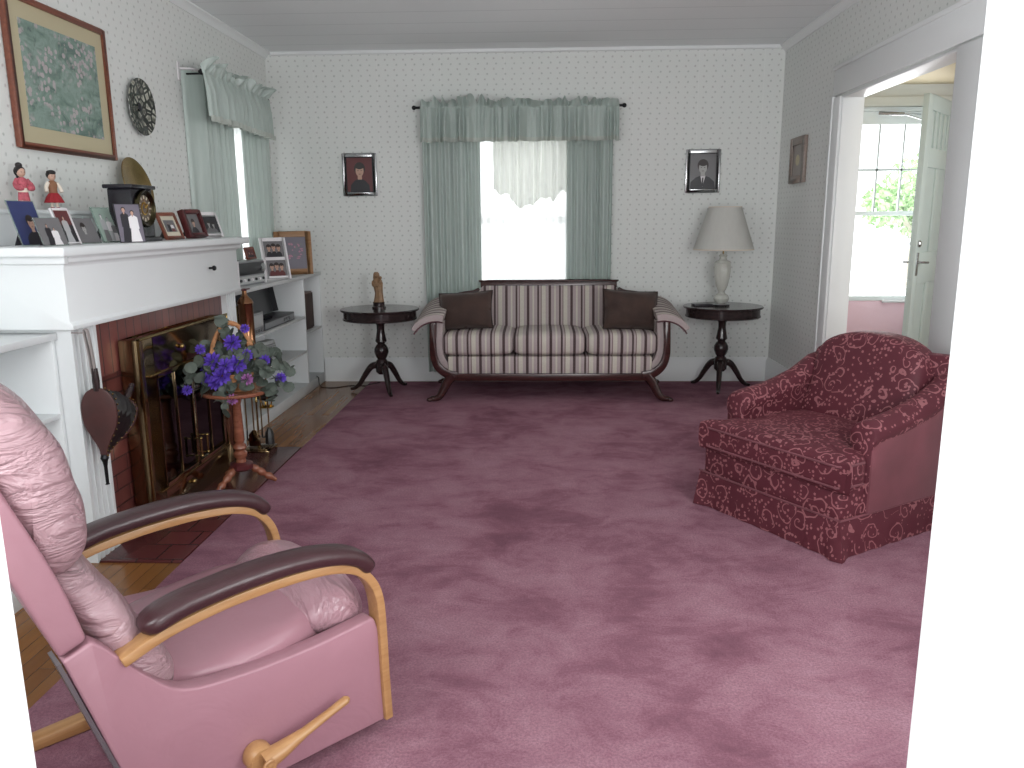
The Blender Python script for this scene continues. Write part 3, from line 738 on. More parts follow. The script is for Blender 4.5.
def tier(u, v):
    x = -0.37+0.63*u
    hem = 1.60+0.10*noise.noise(Vector((u*5, 3.3, 0)))+0.05*noise.noise(Vector((u*14, 1.3, 0)))-0.10*math.sin(PI*u)
    z = hem+(2.17-hem)*v
    return (x+0.012*noise.noise(Vector((u*9, v*2, 4))), YB-0.058-0.020*folds(u, 9, 4.0, v), z)
tag(MB().grid(tier, 110, 16).build('sheer_valance', SHEER2, smooth=180), 'short gathered white sheer at the top of the back window', 'curtain')
def near_map(s_, d):
    t = max(0.0, min(1.0, s_/0.16)); k = t*t*(3-2*t)
    return (XL+0.006+0.080*k+d*(0.25+0.75*k), 5.125+0.14*k*0.5+(5.745-5.195)*max(0.0, s_-0.08)/0.92)
drape('curtain', 'sage green drape at the near side of the left window, beside the fireplace', near_map, 8, 5.0, 0.99, 2.285, 0.022, DRAPE)
drape('curtain', 'sage green drape at the far side of the left window, in the corner', lf(5.88, 6.48, XL+0.085), 7, 6.0, 0.99, 2.27, 0.026, DRAPE)
drape('sheer_curtain', 'white sheer curtain showing in the gap of the left window drapes', lf(5.45, 6.42, XL+0.03), 12, 7.0, 0.99, 2.2, 0.010, SHEER)

def gather(u, n, seed):
    """irregular soft gathers in 0..1"""
    q = n*u+1.3*noise.noise(Vector((u*7, seed, 0)))+0.5*noise.noise(Vector((u*19, seed, 3)))
    w_ = 0.5+0.5*math.sin(2*PI*q)
    return w_**1.3*(0.55+1.3*abs(noise.noise(Vector((u*13, seed, 7)))))
def valance(label, mapf, z0, zr, z1, n, seed, depth):
    o = thing('valance', label, 'valance', (0, 0, 0))
    def body(u, v):
        z = z0+(zr-z0)*v; e = 1-v
        d = 0.017+depth*(0.30+0.70*min(1, e*2.2))*gather(u, n, seed)+0.012*e+0.012*gather(u, n*2.7, seed+5)*(1-0.5*e)
        x, y = mapf(u, d); return (x, y, z+0.006*gather(u, n, seed+3)*e)
    MB().grid(body, 260, 14).build('skirt', DRAPE, o, smooth=180)
    def hem(u, v):
        z = z0-0.030+0.034*v
        d = 0.017+depth*gather(u, n, seed)+0.024+0.006*gather(u, n*2.7, seed+5)*0.5
        x, y = mapf(u, d); return (x, y, z+0.006*gather(u, n, seed+3))
    MB().grid(hem, 260, 3).build('hem_border', LACE, o, smooth=180)
    def ruff(u, v):
        h = (z1-zr)*(0.50+1.2*abs(noise.noise(Vector((u*21, seed, 2))))+0.25*gather(u, n*1.1, seed+2))
        z = zr-0.012+h*(v if v < 0.8 else 0.8+0.5*(v-0.8))
        g = gather(u, n*1.15, seed+9); g2 = gather(u, n*2.7, seed+5)
        d = 0.017+0.006*g2*(1-v)+depth*0.3*gather(u, n, seed)*(1-v)+v*(depth*1.9*g-0.5*depth)
        x, y = mapf(min(1, max(0, u+0.018*v*noise.noise(Vector((u*25, 1, seed))))), d); return (x, y, z)
    MB().grid(ruff, 260, 9).build('ruffle', DRAPE, o, smooth=180)
    return o
valance('gathered sage green ruffled valance over the back window', bk(-0.945, 0.645, YB-0.125), 2.005, 2.25, 2.340, 17, 11.0, 0.075)
valance('gathered sage green ruffled valance over the left window', lf(5.05, 6.27, XL+0.150), 2.00, 2.265, 2.365, 12, 12.0, 0.065)
def rod(label, p0, p1, wall):
    o = thing('curtain_rod', label, 'curtain rod', (0, 0, 0))
    p0, p1 = Vector(p0), Vector(p1); d = (p1-p0).normalized()
    MB().tube([p0, p1], 0.010, 12).build('pole', IRON, o)
    for p, s_ in ((p0, -1), (p1, 1)):
        MB().ell(tuple(p+d*s_*0.012), (0.018, 0.018, 0.018), 14, 8).build('finial', IRON, o)
        q = p-d*s_*0.05
        MB().tube([q, q+Vector(wall)], 0.006, 8).build('bracket', IRON, o)
    return o
rod('dark curtain rod with ball ends over the back window', (-0.985, YB-0.125, 2.25), (0.675, YB-0.125, 2.25), (0, 0.124, 0))
rod('dark curtain rod with ball ends over the left window', (XL+0.150, 5.10, 2.265), (XL+0.150, 6.29, 2.265), (-0.149, 0, 0))
o = MB().tube([(XL+0.004, 5.115, 2.292), (XL+0.07, 5.13, 2.292), (XL+0.085, 5.15, 2.292), (XL+0.085, 6.52, 2.292), (XL+0.07, 6.54, 2.292), (XL+0.004, 6.55, 2.292)], 0.006, 8).box(XL, XL+0.008, 5.09, 5.12, 2.22, 2.33).build('inner_curtain_rod', PW)
tag(o, 'white inner curtain rod carrying the drapes of the left window', 'curtain rod')

# ------------------------------------------------------------------ pictures and portraits
def disc(b, cx, cz, rx, rz, y, n=20, a0=0.0, a1=2*PI):
    b.add([(cx, y, cz)]+[(cx+rx*math.cos(a0+(a1-a0)*i/n), y, cz+rz*math.sin(a0+(a1-a0)*i/n)) for i in range(n+1)], [(0, i+1, i+2) for i in range(n)])
def poly(b, pts, y): b.add([(p[0], y, p[1]) for p in pts], [list(range(len(pts)))])
def figure_print(b, cx, z0, h, wd, k, y, mats):
    """half-length figure: mats = indices (clothes, skin, hair, shirt)"""
    cl, sk, ha, shr = mats; s_ = h
    b.mat(cl); poly(b, [(cx-wd*0.5, z0), (cx+wd*0.5, z0), (cx+wd*0.47, z0+s_*0.22), (cx+wd*0.28, z0+s_*0.36), (cx+wd*0.10, z0+s_*0.42), (cx-wd*0.10, z0+s_*0.42), (cx-wd*0.28, z0+s_*0.36), (cx-wd*0.47, z0+s_*0.22)], y-0.0003)
    if shr is not None:
        b.mat(shr); poly(b, [(cx-wd*0.09, z0+s_*0.42), (cx, z0+s_*0.06), (cx+wd*0.11, z0+s_*0.42)], y-0.0006)
        b.mat(cl); poly(b, [(cx-wd*0.02, z0+s_*0.36), (cx-wd*0.035, z0+s_*0.1), (cx+wd*0.03, z0+s_*0.06), (cx+wd*0.035, z0+s_*0.36)], y-0.0009)
    b.mat(ha); disc(b, cx, z0+s_*0.76, s_*0.185, s_*0.20, y-0.0010)
    b.mat(sk); poly(b, [(cx-s_*0.07, z0+s_*0.40), (cx+s_*0.07, z0+s_*0.40), (cx+s_*0.07, z0+s_*0.6), (cx-s_*0.07, z0+s_*0.6)], y-0.0012)
    disc(b, cx, z0+s_*0.68, s_*0.135, s_*0.19, y-0.0014)
    b.mat(ha); disc(b, cx, z0+s_*0.83, s_*0.15, s_*0.10, y-0.0016)
    for sx in (-1, 1): disc(b, cx+sx*s_*0.055, z0+s_*0.69, s_*0.024, s_*0.011, y-0.0018, 8)
    disc(b, cx, z0+s_*0.575, s_*0.04, s_*0.010, y-0.0018, 8)

def standing_print(b, cx, z0, h, wd, y, mats):
    """full-length figure: mats = indices (clothes, skin, hair, lower)"""
    cl, sk, ha, lo = mats
    b.mat(lo); poly(b, [(cx-wd*0.5, z0), (cx+wd*0.5, z0), (cx+wd*0.28, z0+h*0.52), (cx-wd*0.28, z0+h*0.52)], y-0.0003)
    b.mat(cl); poly(b, [(cx-wd*0.42, z0+h*0.42), (cx+wd*0.42, z0+h*0.40), (cx+wd*0.40, z0+h*0.76), (cx+wd*0.12, z0+h*0.82), (cx-wd*0.12, z0+h*0.82), (cx-wd*0.40, z0+h*0.76)], y-0.0005)
    b.mat(ha); disc(b, cx, z0+h*0.915, h*0.062, h*0.07, y-0.0007, 12)
    b.mat(sk); disc(b, cx, z0+h*0.89, h*0.044, h*0.062, y-0.0009, 12)
    poly(b, [(cx-wd*0.06, z0+h*0.78), (cx+wd*0.06, z0+h*0.78), (cx+wd*0.05, z0+h*0.86), (cx-wd*0.05, z0+h*0.86)], y-0.0008)
def pt_stand(lst):
    def f(b, x0, x1, z0, z1, y):
        for i, (cx, fr_, wf, ms) in enumerate(lst): standing_print(b, x0+(x1-x0)*cx, z0, (z1-z0)*fr_, (x1-x0)*wf, y-0.0006*i, ms)
    return f
def frame(name, label, cat, loc, yaw, tilt, wd, ht, fwid, dep, fmat, painter, pmats, mount=None, mw=0.0, easel=True, lip=None, group=None, glass=False):
    """upright picture, front to local -Y, foot at the origin"""
    o = thing(name, label, cat, (loc[0], loc[1], loc[2]+dep*math.sin(R(tilt))), (R(-tilt), 0, R(yaw)), group)
    a = wd/2
    if fwid > 0:
        b = MB()
        for x0, x1, z0, z1 in ((-a, -a+fwid, 0, ht), (a-fwid, a, 0, ht), (-a+fwid, a-fwid, 0, fwid), (-a+fwid, a-fwid, ht-fwid, ht)):
            b.box(x0, x1, 0, dep, z0, z1)
        fr = b.build('picture_frame', fmat, o, bevel=min(0.004, fwid*0.2))
        if lip:
            i = fwid; b = MB()
            for x0, x1, z0, z1 in ((-a+i-0.006, -a+i+0.002, i-0.006, ht-i+0.006), (a-i-0.002, a-i+0.006, i-0.006, ht-i+0.006), (-a+i, a-i, i-0.006, i+0.002), (-a+i, a-i, ht-i-0.002, ht-i+0.006)):
                b.box(x0, x1, -0.002, dep*0.6, z0, z1)
            b.build('inner_lip', lip, fr)
    i = fwid; yb = dep*0.5
    if mount:
        MB().box(-a+i, a-i, yb+0.001, yb+0.004, i, ht-i).build('mount', mount, o)
    j = i+mw
    b = MB(); b.mat(0); b.box(-a+j, a-j, yb-0.0012, yb+0.0008, j, ht-j)
    painter(b, -a+j, a-j, j, ht-j, yb-0.0013)
    b.build('photo_print', pmats, o, smooth=0, recalc=False)
    MB().box(-a+0.002, a-0.002, dep-0.003, dep+0.001, 0.002, ht-0.002).build('backing', fmat if fwid > 0 else PW, o)
    if easel:
        l = ht*0.62; t = math.radians(tilt)
        # strut from the back down to the shelf
        y1 = dep; z1 = l; y2 = dep+2.0*math.sin(t)*l*0.9+0.012
        foot = y2*math.tan(t) if t > 0 else 0
        MB().prism([(y1, z1), (y1+0.003, z1), (y2+0.003, foot+0.001), (y2, foot+0.001)], 'x', -0.018, 0.018).build('easel_strut', PDARK, o)
    return o
def pt_single(frac=0.86, wfr=0.8, mats=(1, 2, 3, None), cx=0.0):
    def f(b, x0, x1, z0, z1, y): figure_print(b, (x0+x1)/2+cx*(x1-x0), z0, (z1-z0)*frac, (x1-x0)*wfr, 0, y, mats)
    return f
def pt_group(lst):
    def f(b, x0, x1, z0, z1, y):
        for cx, fr_, wf, ms in lst: figure_print(b, x0+(x1-x0)*cx, z0, (z1-z0)*fr_, (x1-x0)*wf, 0, y, ms)
    return f
# back wall portraits
frame('portrait', 'framed colour portrait of a dark-haired person on the back wall left of the window', 'portrait', (-1.483, YB-0.024, 1.567), 0, 0, 0.286, 0.345, 0.034, 0.022, SILVER,
      pt_single(0.9, 0.75), [PMAR, PDARK, SKIN, BHAIR], easel=False, lip=BLACK)
frame('portrait', 'framed grey portrait of a person in suit and tie, above the table lamp', 'portrait', (1.35, YB-0.024, 1.57), 0, 0, 0.283, 0.345, 0.034, 0.022, SILVER,
      pt_single(0.88, 0.95, (1, 2, 3, 4)), [PGREY, PDARK, SKING, BHAIR, PW], easel=False, lip=BLACK)
def pt_oval(b, x0, x1, z0, z1, y): b.mat(1); disc(b, (x0+x1)/2, (z0+z1)/2, (x1-x0)*0.2, (z1-z0)*0.18, y-0.0004)
frame('portrait', 'small wooden framed picture on the right wall beside the hall doorway', 'picture', (XR-0.026, 6.25, 1.62), -90, 0, 0.34, 0.335, 0.055, 0.024, WEATH, pt_oval, [PTAUPE, MATB], easel=False)
# big botanical print, left wall
def pt_none(b, x0, x1, z0, z1, y): pass
frame('framed_print', 'large wooden framed green botanical print hanging above the mantel', 'picture', (XL+0.028, 3.822, 1.675), 90, 0, 0.79, 0.635, 0.026, 0.024, PICW, pt_none, [mat_print()], mount=MATB, mw=0.07, easel=False)
# wall plate
wp = thing('wall_plate', 'round dark floral decorative plate hung on the left wall', 'plate', (XL+0.002, 4.535, 1.985), (0, R(90), 0))
MB().lathe([(0.0, 0.010), (0.075, 0.012), (0.09, 0.018), (0.15, 0.030), (0.152, 0.027), (0.09, 0.008), (0.07, 0.0), (0.0, 0.0)], 48).build('plate_body', mat_plate(), wp)
MB().lathe([(0.0, 0.0125), (0.022, 0.0145), (0.0, 0.0165)], 20).build('center_medallion', PDARK, wp)

# ------------------------------------------------------------------ things on the mantel
MZ = 1.2705
W2 = [PGREY, PDARK, SKIN, BHAIR, PW, PMAR, PBLUE, PLAV]
frame('photo_frame', 'tall blue portrait photo, leftmost on the mantel', 'photo', (-1.93, 3.035, MZ), 86, 16, 0.15, 0.178, 0.004, 0.006, CLEAR, pt_single(0.72, 0.7, (1, 2, 3, None), 0.1), [PBLUE, PDARK, SKIN, BHAIR])
frame('photo_frame', 'grey snapshot of two people in front of the blue portrait', 'photo', (-1.835, 3.010, MZ), 84, 18, 0.14, 0.112, 0.003, 0.005, CLEAR,
      pt_stand([(0.38, 0.80, 0.28, (1, 2, 3, 1)), (0.62, 0.66, 0.34, (4, 2, 3, 4))]), W2)
frame('photo_frame', 'narrow white framed snapshot with red top, right of the grey snapshot', 'photo', (-1.855, 3.155, MZ), 86, 18, 0.108, 0.150, 0.010, 0.008, PW,
      lambda b, x0, x1, z0, z1, y: (b.mat(5), poly(b, [(x0, z0+(z1-z0)*0.55), (x1, z0+(z1-z0)*0.55), (x1, z1), (x0, z1)], y-0.0002), figure_print(b, (x0+x1)/2, z0, (z1-z0)*0.8, (x1-x0)*0.6, 0, y, (4, 2, 3, None)) if False else standing_print(b, (x0+x1)/2, z0, (z1-z0)*0.85, (x1-x0)*0.5, y-0.0004, (4, 2, 3, 4))), [PDARK, PDARK, SKIN, BHAIR, PLG, PMAR])
frame('photo_frame', 'low wide grey portrait photo left of the clear frame', 'photo', (-1.88, 3.318, MZ), 86, 20, 0.165, 0.115, 0.003, 0.005, CLEAR, pt_single(0.85, 0.6, (1, 2, 3, None)), [PGREY, PGREY, SKING, BHAIR])
frame('photo_frame', 'pale green photo in clear acrylic frame left of the mantel clock', 'photo', (-1.875, 3.495, MZ), 86, 18, 0.135, 0.160, 0.006, 0.007, CLEAR,
      pt_stand([(0.35, 0.85, 0.36, (1, 2, 3, 3)), (0.66, 0.75, 0.36, (2, 1, 3, 1)), (0.85, 0.6, 0.3, (3, 1, 1, 2))]), [PSAGE, PLG, PW, PGREY])
frame('photo_frame', 'wedding couple photo leaning at the mantel clock', 'photo', (-1.785, 3.495, MZ), 50, 14, 0.112, 0.172, 0.003, 0.005, PDARK,
      pt_stand([(0.33, 0.95, 0.40, (1, 2, 3, 1)), (0.66, 0.86, 0.46, (4, 2, 3, 4))]), [PLAV, PDARK, SKIN, BHAIR, PW])
frame('photo_frame', 'reddish wooden framed photo with ivory mount, right of the mantel clock', 'photo', (-1.86, 4.085, MZ), 86, 20, 0.180, 0.142, 0.018, 0.012, REDWOOD,
      pt_stand([(0.35, 0.8, 0.3, (1, 2, 3, 1)), (0.65, 0.72, 0.34, (4, 2, 3, 5))]), W2, mount=PMAT, mw=0.022)
frame('photo_frame', 'small dark cherry frame half hidden between two mantel photos', 'photo', (-1.945, 4.245, MZ), 88, 14, 0.13, 0.125, 0.014, 0.010, CHERRY, pt_single(0.8, 0.6, (1, 2, 3, None)), [PMAR, PDARK, SKIN, BHAIR])
frame('photo_frame', 'thick dark cherry box frame beside the white frame', 'photo', (-1.875, 4.415, MZ), 80, 17, 0.170, 0.155, 0.024, 0.034, CHERRY, pt_single(0.8, 0.5, (1, 2, 3, None)), [PGREY, PDARK, SKIN, BHAIR])
frame('photo_frame', 'white framed dark photo at the far end of the mantel', 'photo', (-1.885, 4.64, MZ), 78, 18, 0.19, 0.150, 0.026, 0.010, PW, pt_group([(0.4, 0.8, 0.5, (1, 2, 3, None)), (0.7, 0.7, 0.4, (1, 2, 3, None))]), [PDARK, PGREY, SKING, BHAIR], lip=SILVER)

ck = thing('mantel_clock', 'black mantel clock with round brass bezelled dial', 'clock', (-1.885, 3.70, MZ), (0, 0, R(90)))
MB().box(-0.115, 0.135, -0.070, 0.060, 0.0, 0.020).box(-0.098, 0.098, -0.055, 0.055, 0.020, 0.238).build('case', BLACK, ck, bevel=0.004)
MB().box(-0.118, 0.112, -0.070, 0.066, 0.238, 0.256).build('top_slab', BLACK, ck, bevel=0.005)
b = MB(); rotx = Matrix.Rotation(R(90), 3, 'X')
dz = 0.150; FY = -0.055
b.lathe([(0.060, 0.0), (0.086, 0.0), (0.086, 0.012), (0.080, 0.022), (0.068, 0.018), (0.060, 0.008)], 40, (0.0, FY, dz), rot=rotx, cap=False); b.build('bezel', DKBEZ, ck)
MB().lathe([(0.0, 0.0), (0.063, 0.0), (0.063, 0.006), (0.0, 0.006)], 36, (0, FY, dz), rot=rotx).build('dial', BROWNDIAL, ck)
MB().lathe([(0.030, 0.0), (0.030, 0.008), (0.024, 0.009), (0.024, 0.0)], 30, (0, FY, dz), rot=rotx, cap=False).build('dial_center', GOLD, ck)
for k in range(12):
    a = 2*PI*k/12; p = Vector((math.sin(a), 0, math.cos(a)))
    MB().tube([(p.x*0.044, FY-0.0068, dz+p.z*0.044), (p.x*0.058, FY-0.0068, dz+p.z*0.058)], 0.0028, 6).build('hour_mark', PMAT, ck)
MB().tube([(0, FY-0.011, dz), (0.022, FY-0.011, dz+0.018)], 0.002, 6).build('clock_hand', GOLD, ck)
MB().tube([(0, FY-0.012, dz), (-0.012, FY-0.012, dz+0.042)], 0.0016, 6).build('clock_hand', GOLD, ck)
gp = thing('brass_plate', 'round brass plate leaning at the wall behind the mantel clock', 'plate', (XL+0.03, 4.30, 1.4125))
rr = Matrix.Rotation(R(76), 3, 'Y')
MB().lathe([(0.0, 0.004), (0.088, 0.006), (0.118, 0.015), (0.145, 0.018), (0.146, 0.014), (0.118, 0.010), (0.088, 0.0), (0.0, 0.0)], 48, (0.035, 0, 0.142), rot=rr).build('plate_body', BRASS, gp)

def doll(label, loc, yaw, kind):
    o = thing('doll', label, 'doll', loc, (0, 0, R(yaw)))
    o.scale = (0.84, 0.84, 0.84)
    ring = lambda z, rx, ry, cx=0.0: [(cx+rx*math.cos(2*PI*i/16), ry*math.sin(2*PI*i/16), z) for i in range(16)]
    if kind == 0:
        MB().loft([ring(0.0, .034, .030), ring(.03, .030, .026), ring(.08, .024, .020), ring(.11, .022, .018), ring(.135, .027, .019), ring(.150, .022, .016), ring(.158, .010, .010)]).build('kimono', KIM, o)
        MB().loft([ring(.085, .0255, .0215), ring(.105, .0245, .0205)]).build('sash', CREAMC, o)
        for sx in (-1, 1): MB().tube(curve([(sx*.022, 0, .147), (sx*.036, -.006, .125), (sx*.034, -.022, .105), (sx*.012, -.030, .108)], 4), [.011]*4+[.013]*4+[.014]*4+[.009], 10).build('sleeve', KIM, o)
        hz = .182
    else:
        for sx in (-1, 1):
            MB().tube([(sx*.014, 0, .012), (sx*.013, 0, .05)], .0075, 10).build('leg', CREAMC, o)
            MB().ell((sx*.015, -.006, .009), (.011, .018, .009), 12, 8).build('shoe', RED, o)
        b = MB(); pr_ = [(.046, .040), (.044, .046), (.034, .070), (.022, .088), (.020, .090)]
        b.lathe(pr_, 48, pleat=12, amp=0.05); b.build('skirt', RED, o)
        MB().loft([ring(.086, .021, .017), ring(.11, .021, .017), ring(.132, .025, .018), ring(.146, .021, .016), ring(.154, .010, .010)]).build('vest', TAN, o)
        for sx in (-1, 1): MB().tube(curve([(sx*.021, 0, .143), (sx*.036, -.003, .120), (sx*.040, -.012, .095)], 4), .0095, 10).build('sleeve', CREAMC, o)
        hz = .176
    MB().ell((0, 0, hz), (.020, .020, .024), 16, 12).tube([(0, 0, hz-.03), (0, 0, hz-.015)], .008, 8).ell((0, -.020, hz-.003), (.003, .004, .004), 8, 6).build('head', SKIN, o)
    b = MB()
    b.ell((0, .006, hz+.007), (.0235, .022, .023), 16, 10)
    if kind == 0: b.ell((0, .012, hz+.034), (.016, .016, .014), 14, 8).ell((0, .026, hz+.004), (.020, .014, .026), 14, 8).ell((0.0, .02, hz-.02), (.014, .012, .02), 12, 8)
    else: b.ell((0, 0, hz+.020), (.023, .022, .012), 14, 8).ell((0, -.010, hz+.016), (.018, .013, .009), 12, 8)
    b.build('hair', HAIR, o)
    b = MB()
    for sx in (-1, 1): b.ell((sx*.008, -.0188, hz), (.0028, .002, .002), 8, 6)
    b.build('eye', HAIR, o)
    return o
doll('dark-haired doll in rose kimono, left one standing on the mantel ledge', (-2.145, 3.325, 1.412), 62, 0)
doll('doll in red skirt and tan vest on the mantel ledge', (-2.145, 3.535, 1.412), 62, 1)

# ------------------------------------------------------------------ things in the right bookcase
BZ = 0.9425
rd = thing('radio', 'grey tabletop radio on the bookcase next to the mantel end', 'radio', (-2.02, 5.33, BZ), (0, 0, R(84)))
MB().box(-0.21, 0.21, -0.085, 0.085, 0.0, 0.16).build('case', GREYP, rd, bevel=0.006)
MB().box(-0.195, 0.195, -0.090, -0.084, 0.070, 0.150).build('speaker_grille', DGREY, rd, bevel=0.002)
b = MB(); b.box(-0.195, 0.195, -0.089, -0.084, 0.012, 0.060); b.build('control_panel', LGREY, rd)
for k in range(7): MB().lathe([(0.010, 0), (0.009, 0.010), (0.0, 0.011)], 12, (-0.165+k*0.055, -0.089, 0.036), rot=Matrix.Rotation(R(90), 3, 'X')).build('button', PW if k % 2 else DGREY, rd)
MB().lathe([(0.030, 0), (0.028, 0.016), (0.0, 0.018)], 20, (0.155, -0.090, 0.11), rot=Matrix.Rotation(R(90), 3, 'X')).build('tuning_dial', SILVER, rd)
for xx in (0.2, -0.2): MB().box(xx-0.007, xx+0.007, -0.099, -0.085, 0.0, 0.165).build('corner_strip', PW, rd, bevel=0.002)
frame('photo_frame', 'tiny reddish brown framed photo standing on the grey radio', 'photo', (-2.0, 5.545, BZ+0.1605), 82, 14, 0.135, 0.085, 0.014, 0.010, REDWOOD, pt_group([(0.35, 0.8, 0.5, (1, 2, 3, None)), (0.7, 0.7, 0.5, (1, 2, 3, None))]), [PMAR, PDARK, SKIN, BHAIR])
def pt_two(b, x0, x1, z0, z1, y):
    h = (z1-z0); g = h*0.045
    for zz, ms in ((z0, (2, 3, 4, None)), (z0+h/2+g, (5, 3, 4, None))):
        b.mat(1); poly(b, [(x0, zz), (x1, zz), (x1, zz+h/2-g), (x0, zz+h/2-g)], y-0.0003)
        for c_, ww in ((0.25, 0.3), (0.5, 0.3), (0.75, 0.3)): figure_print(b, x0+(x1-x0)*c_, zz, (h/2-g)*(0.85 if c_ != 0.5 else 0.9), (x1-x0)*ww, 0, y-0.0006, ms)
frame('photo_frame', 'white framed pair of group photos standing on the bookcase top', 'photo', (-1.905, 5.80, BZ), 40, 16, 0.20, 0.312, 0.026, 0.012, PW, pt_two, [PW, PGREY, PMAR, SKIN, BHAIR, PDARK])
def pt_bloom(b, x0, x1, z0, z1, y):
    rr_ = random.Random(5)
    for k in range(26):
        b.mat(1 if k % 3 else 2); disc(b, x0+(x1-x0)*(0.25+0.6*rr_.random()), z0+(z1-z0)*(0.30+0.5*rr_.random()), 0.006+0.009*rr_.random(), 0.005+0.006*rr_.random(), y-0.0002-0.00003*k, 9)
frame('photo_frame', 'light wooden framed pink and grey photo in the bookcase corner', 'photo', (-1.955, 6.36, BZ), 22, 10, 0.29, 0.345, 0.045, 0.018, PINE,
      pt_bloom, [PLAV, PPINK, PGREY])
dk = thing('record_player', 'dark record player with its smoked lid raised on the upper bookcase shelf', 'record player', (-2.05, 5.735, 0.6155), (0, 0, R(90)))
MB().box(-0.345, 0.345, -0.155, 0.14, 0.0, 0.062).build('plinth', DGREY, dk, bevel=0.004)
MB().box(-0.33, 0.33, -0.158, -0.154, 0.010, 0.050).build('front_panel', GREYP, dk, bevel=0.001)
for k in range(3): MB().lathe([(0.013, 0), (0.012, 0.012), (0.0, 0.013)], 14, (0.08+k*0.055, -0.158, 0.03), rot=Matrix.Rotation(R(90), 3, 'X')).build('control_knob', SILVER, dk)
MB().lathe([(0.0, 0.062), (0.12, 0.062), (0.125, 0.072), (0.0, 0.073)], 36, (-0.12, -0.01, 0)).build('turntable', BLACK, dk)
b = MB(); b.box(-0.34, 0.34, -0.004, 0.0, 0.0, 0.205).box(-0.34, -0.336, -0.045, 0.0, 0.0, 0.205).box(0.336, 0.34, -0.045, 0.0, 0.0, 0.205).box(-0.34, 0.34, -0.045, 0.0, 0.201, 0.205)
ld = b.build('smoked_lid', [DGREY], dk); ld.location = (0, 0.01, 0.064); ld.rotation_euler = (R(-10), 0, 0)
cp_ = thing('cassette_player', 'small grey box player at the front left of the upper bookcase shelf', 'cassette player', (-1.985, 5.225, 0.6155), (0, 0, R(90)))
MB().box(-0.13, 0.13, -0.10, 0.10, 0.0, 0.145).build('case', GREYP, cp_, bevel=0.004)
MB().box(-0.11, 0.11, -0.104, -0.099, 0.05, 0.13).build('front_window', LGREY, cp_, bevel=0.001)
for k in range(4): MB().box(-0.085+k*0.048, -0.05+k*0.048, -0.106, -0.098, 0.014, 0.034).build('button', SILVER, cp_, bevel=0.001)
ws = thing('desk_speaker', 'small pale grey wedge speaker on the middle bookcase shelf', 'speaker', (-1.985, 5.66, 0.3405), (0, 0, R(80)))
MB().prism([(-0.06, 0), (0.06, 0), (0.06, 0.165), (-0.01, 0.165)], 'x', -0.105, 0.105).build('case', LGREY, ws, bevel=0.006)
b = MB()
for k in range(9): b.box(-0.085, 0.085, -0.062+k*0.0045, -0.056+k*0.0045, 0.02+k*0.0145, 0.027+k*0.0145)
b.build('grille', GREYP, ws)
sk = thing('speaker', 'dark brown loudspeaker in the narrow end bay of the bookcase', 'speaker', (-1.995, 6.51, 0.4805), (0, 0, R(90)))
MB().box(-0.125, 0.125, -0.085, 0.13, 0, 0.31).build('cabinet', WALNUT, sk, bevel=0.003)
MB().box(-0.115, 0.115, -0.096, -0.085, 0.012, 0.298).build('grille_cloth', plain('brown_grille_cloth', S(70, 54, 50), 0.9, bump=0.3, bs=300), sk, bevel=0.003)
gd = thing('brass_dish', 'small footed brass dish with dark bowl on the bookcase floor', 'dish', (-1.93, 5.42, 0.0705))
MB().lathe([(0.05, 0), (0.052, 0.006), (0.03, 0.012), (0.02, 0.014), (0.0, 0.0145)], 28).build('foot', GOLD, gd)
for k in range(3):
    a = 2*PI*k/3; MB().tube([(0.03*math.cos(a), 0.03*math.sin(a), 0.008), (0.045*math.cos(a), 0.045*math.sin(a), 0.06)], 0.004, 8).build('post', GOLD, gd)
MB().lathe([(0.02, 0.05), (0.06, 0.06), (0.082, 0.078), (0.078, 0.08), (0.055, 0.066), (0.0, 0.06)], 28).build('bowl', EBONY, gd)
ex = thing('fire_extinguisher', 'antique copper fire extinguisher mounted at the end of the bookcase', 'fire extinguisher', (-1.808, 4.83, 0.60))
MB().lathe([(0.0, 0.0), (0.046, 0.0), (0.05, 0.008), (0.046, 0.016), (0.046, 0.262), (0.05, 0.268), (0.044, 0.285), (0.026, 0.305), (0.016, 0.318), (0.013, 0.345), (0.0, 0.346)], 32).build('cylinder', COPPER, ex)
MB().tube([(-0.012, -0.05, 0.352), (0.0, 0.0, 0.352), (0.012, 0.05, 0.352)], 0.008, 8, flat=0.6).lathe([(0.01, 0.338), (0.016, 0.346), (0.01, 0.358), (0.0, 0.359)], 16).build('handle', CHERRY, ex)
MB().box(-0.062, -0.044, -0.02, 0.02, 0.05, 0.25).build('wall_bracket', BRASS, ex)

# ------------------------------------------------------------------ bellows on the near pilaster
bl = thing('fireplace_bellows', 'leather fireplace bellows with black studded folds hanging at the pilaster', 'bellows', (-1.732, 2.985, 0.44))
half = [(0.012, 0.0), (0.017, 0.035), (0.037, 0.075), (0.062, 0.125), (0.071, 0.175), (0.066, 0.225), (0.046, 0.262), (0.018, 0.28)]
out = curve(half, 4); tear = [(-x, z) for x, z in out]+[(x, z) for x, z in out[::-1]]
def bell_pt(x, z, a, y=0.0):       # rotate about the x-axis at the hinge
    return (x, y*math.cos(a)+z*math.sin(a), z*math.cos(a)-y*math.sin(a))
A2 = R(48)
for nm, a in (('board', 0.0), ('board', A2)):
    b = MB(); n = len(tear)
    b.add([bell_pt(x, z, a, -0.006) for x, z in tear]+[bell_pt(x, z, a, 0.006) for x, z in tear], [list(range(n)), list(range(2*n-1, n-1, -1))]+[(i, (i+1) % n, n+(i+1) % n, n+i) for i in range(n)])
    bo = b.build(nm, BRLEATHER, bl, bevel=0.003)
    MB().tube([bell_pt(0, 0.27, a), bell_pt(0, 0.31, a), bell_pt(0, 0.36, a)], [0.012, 0.014, 0.011], 12).build('handle', EBONY, bo)
b = MB(); rings = []
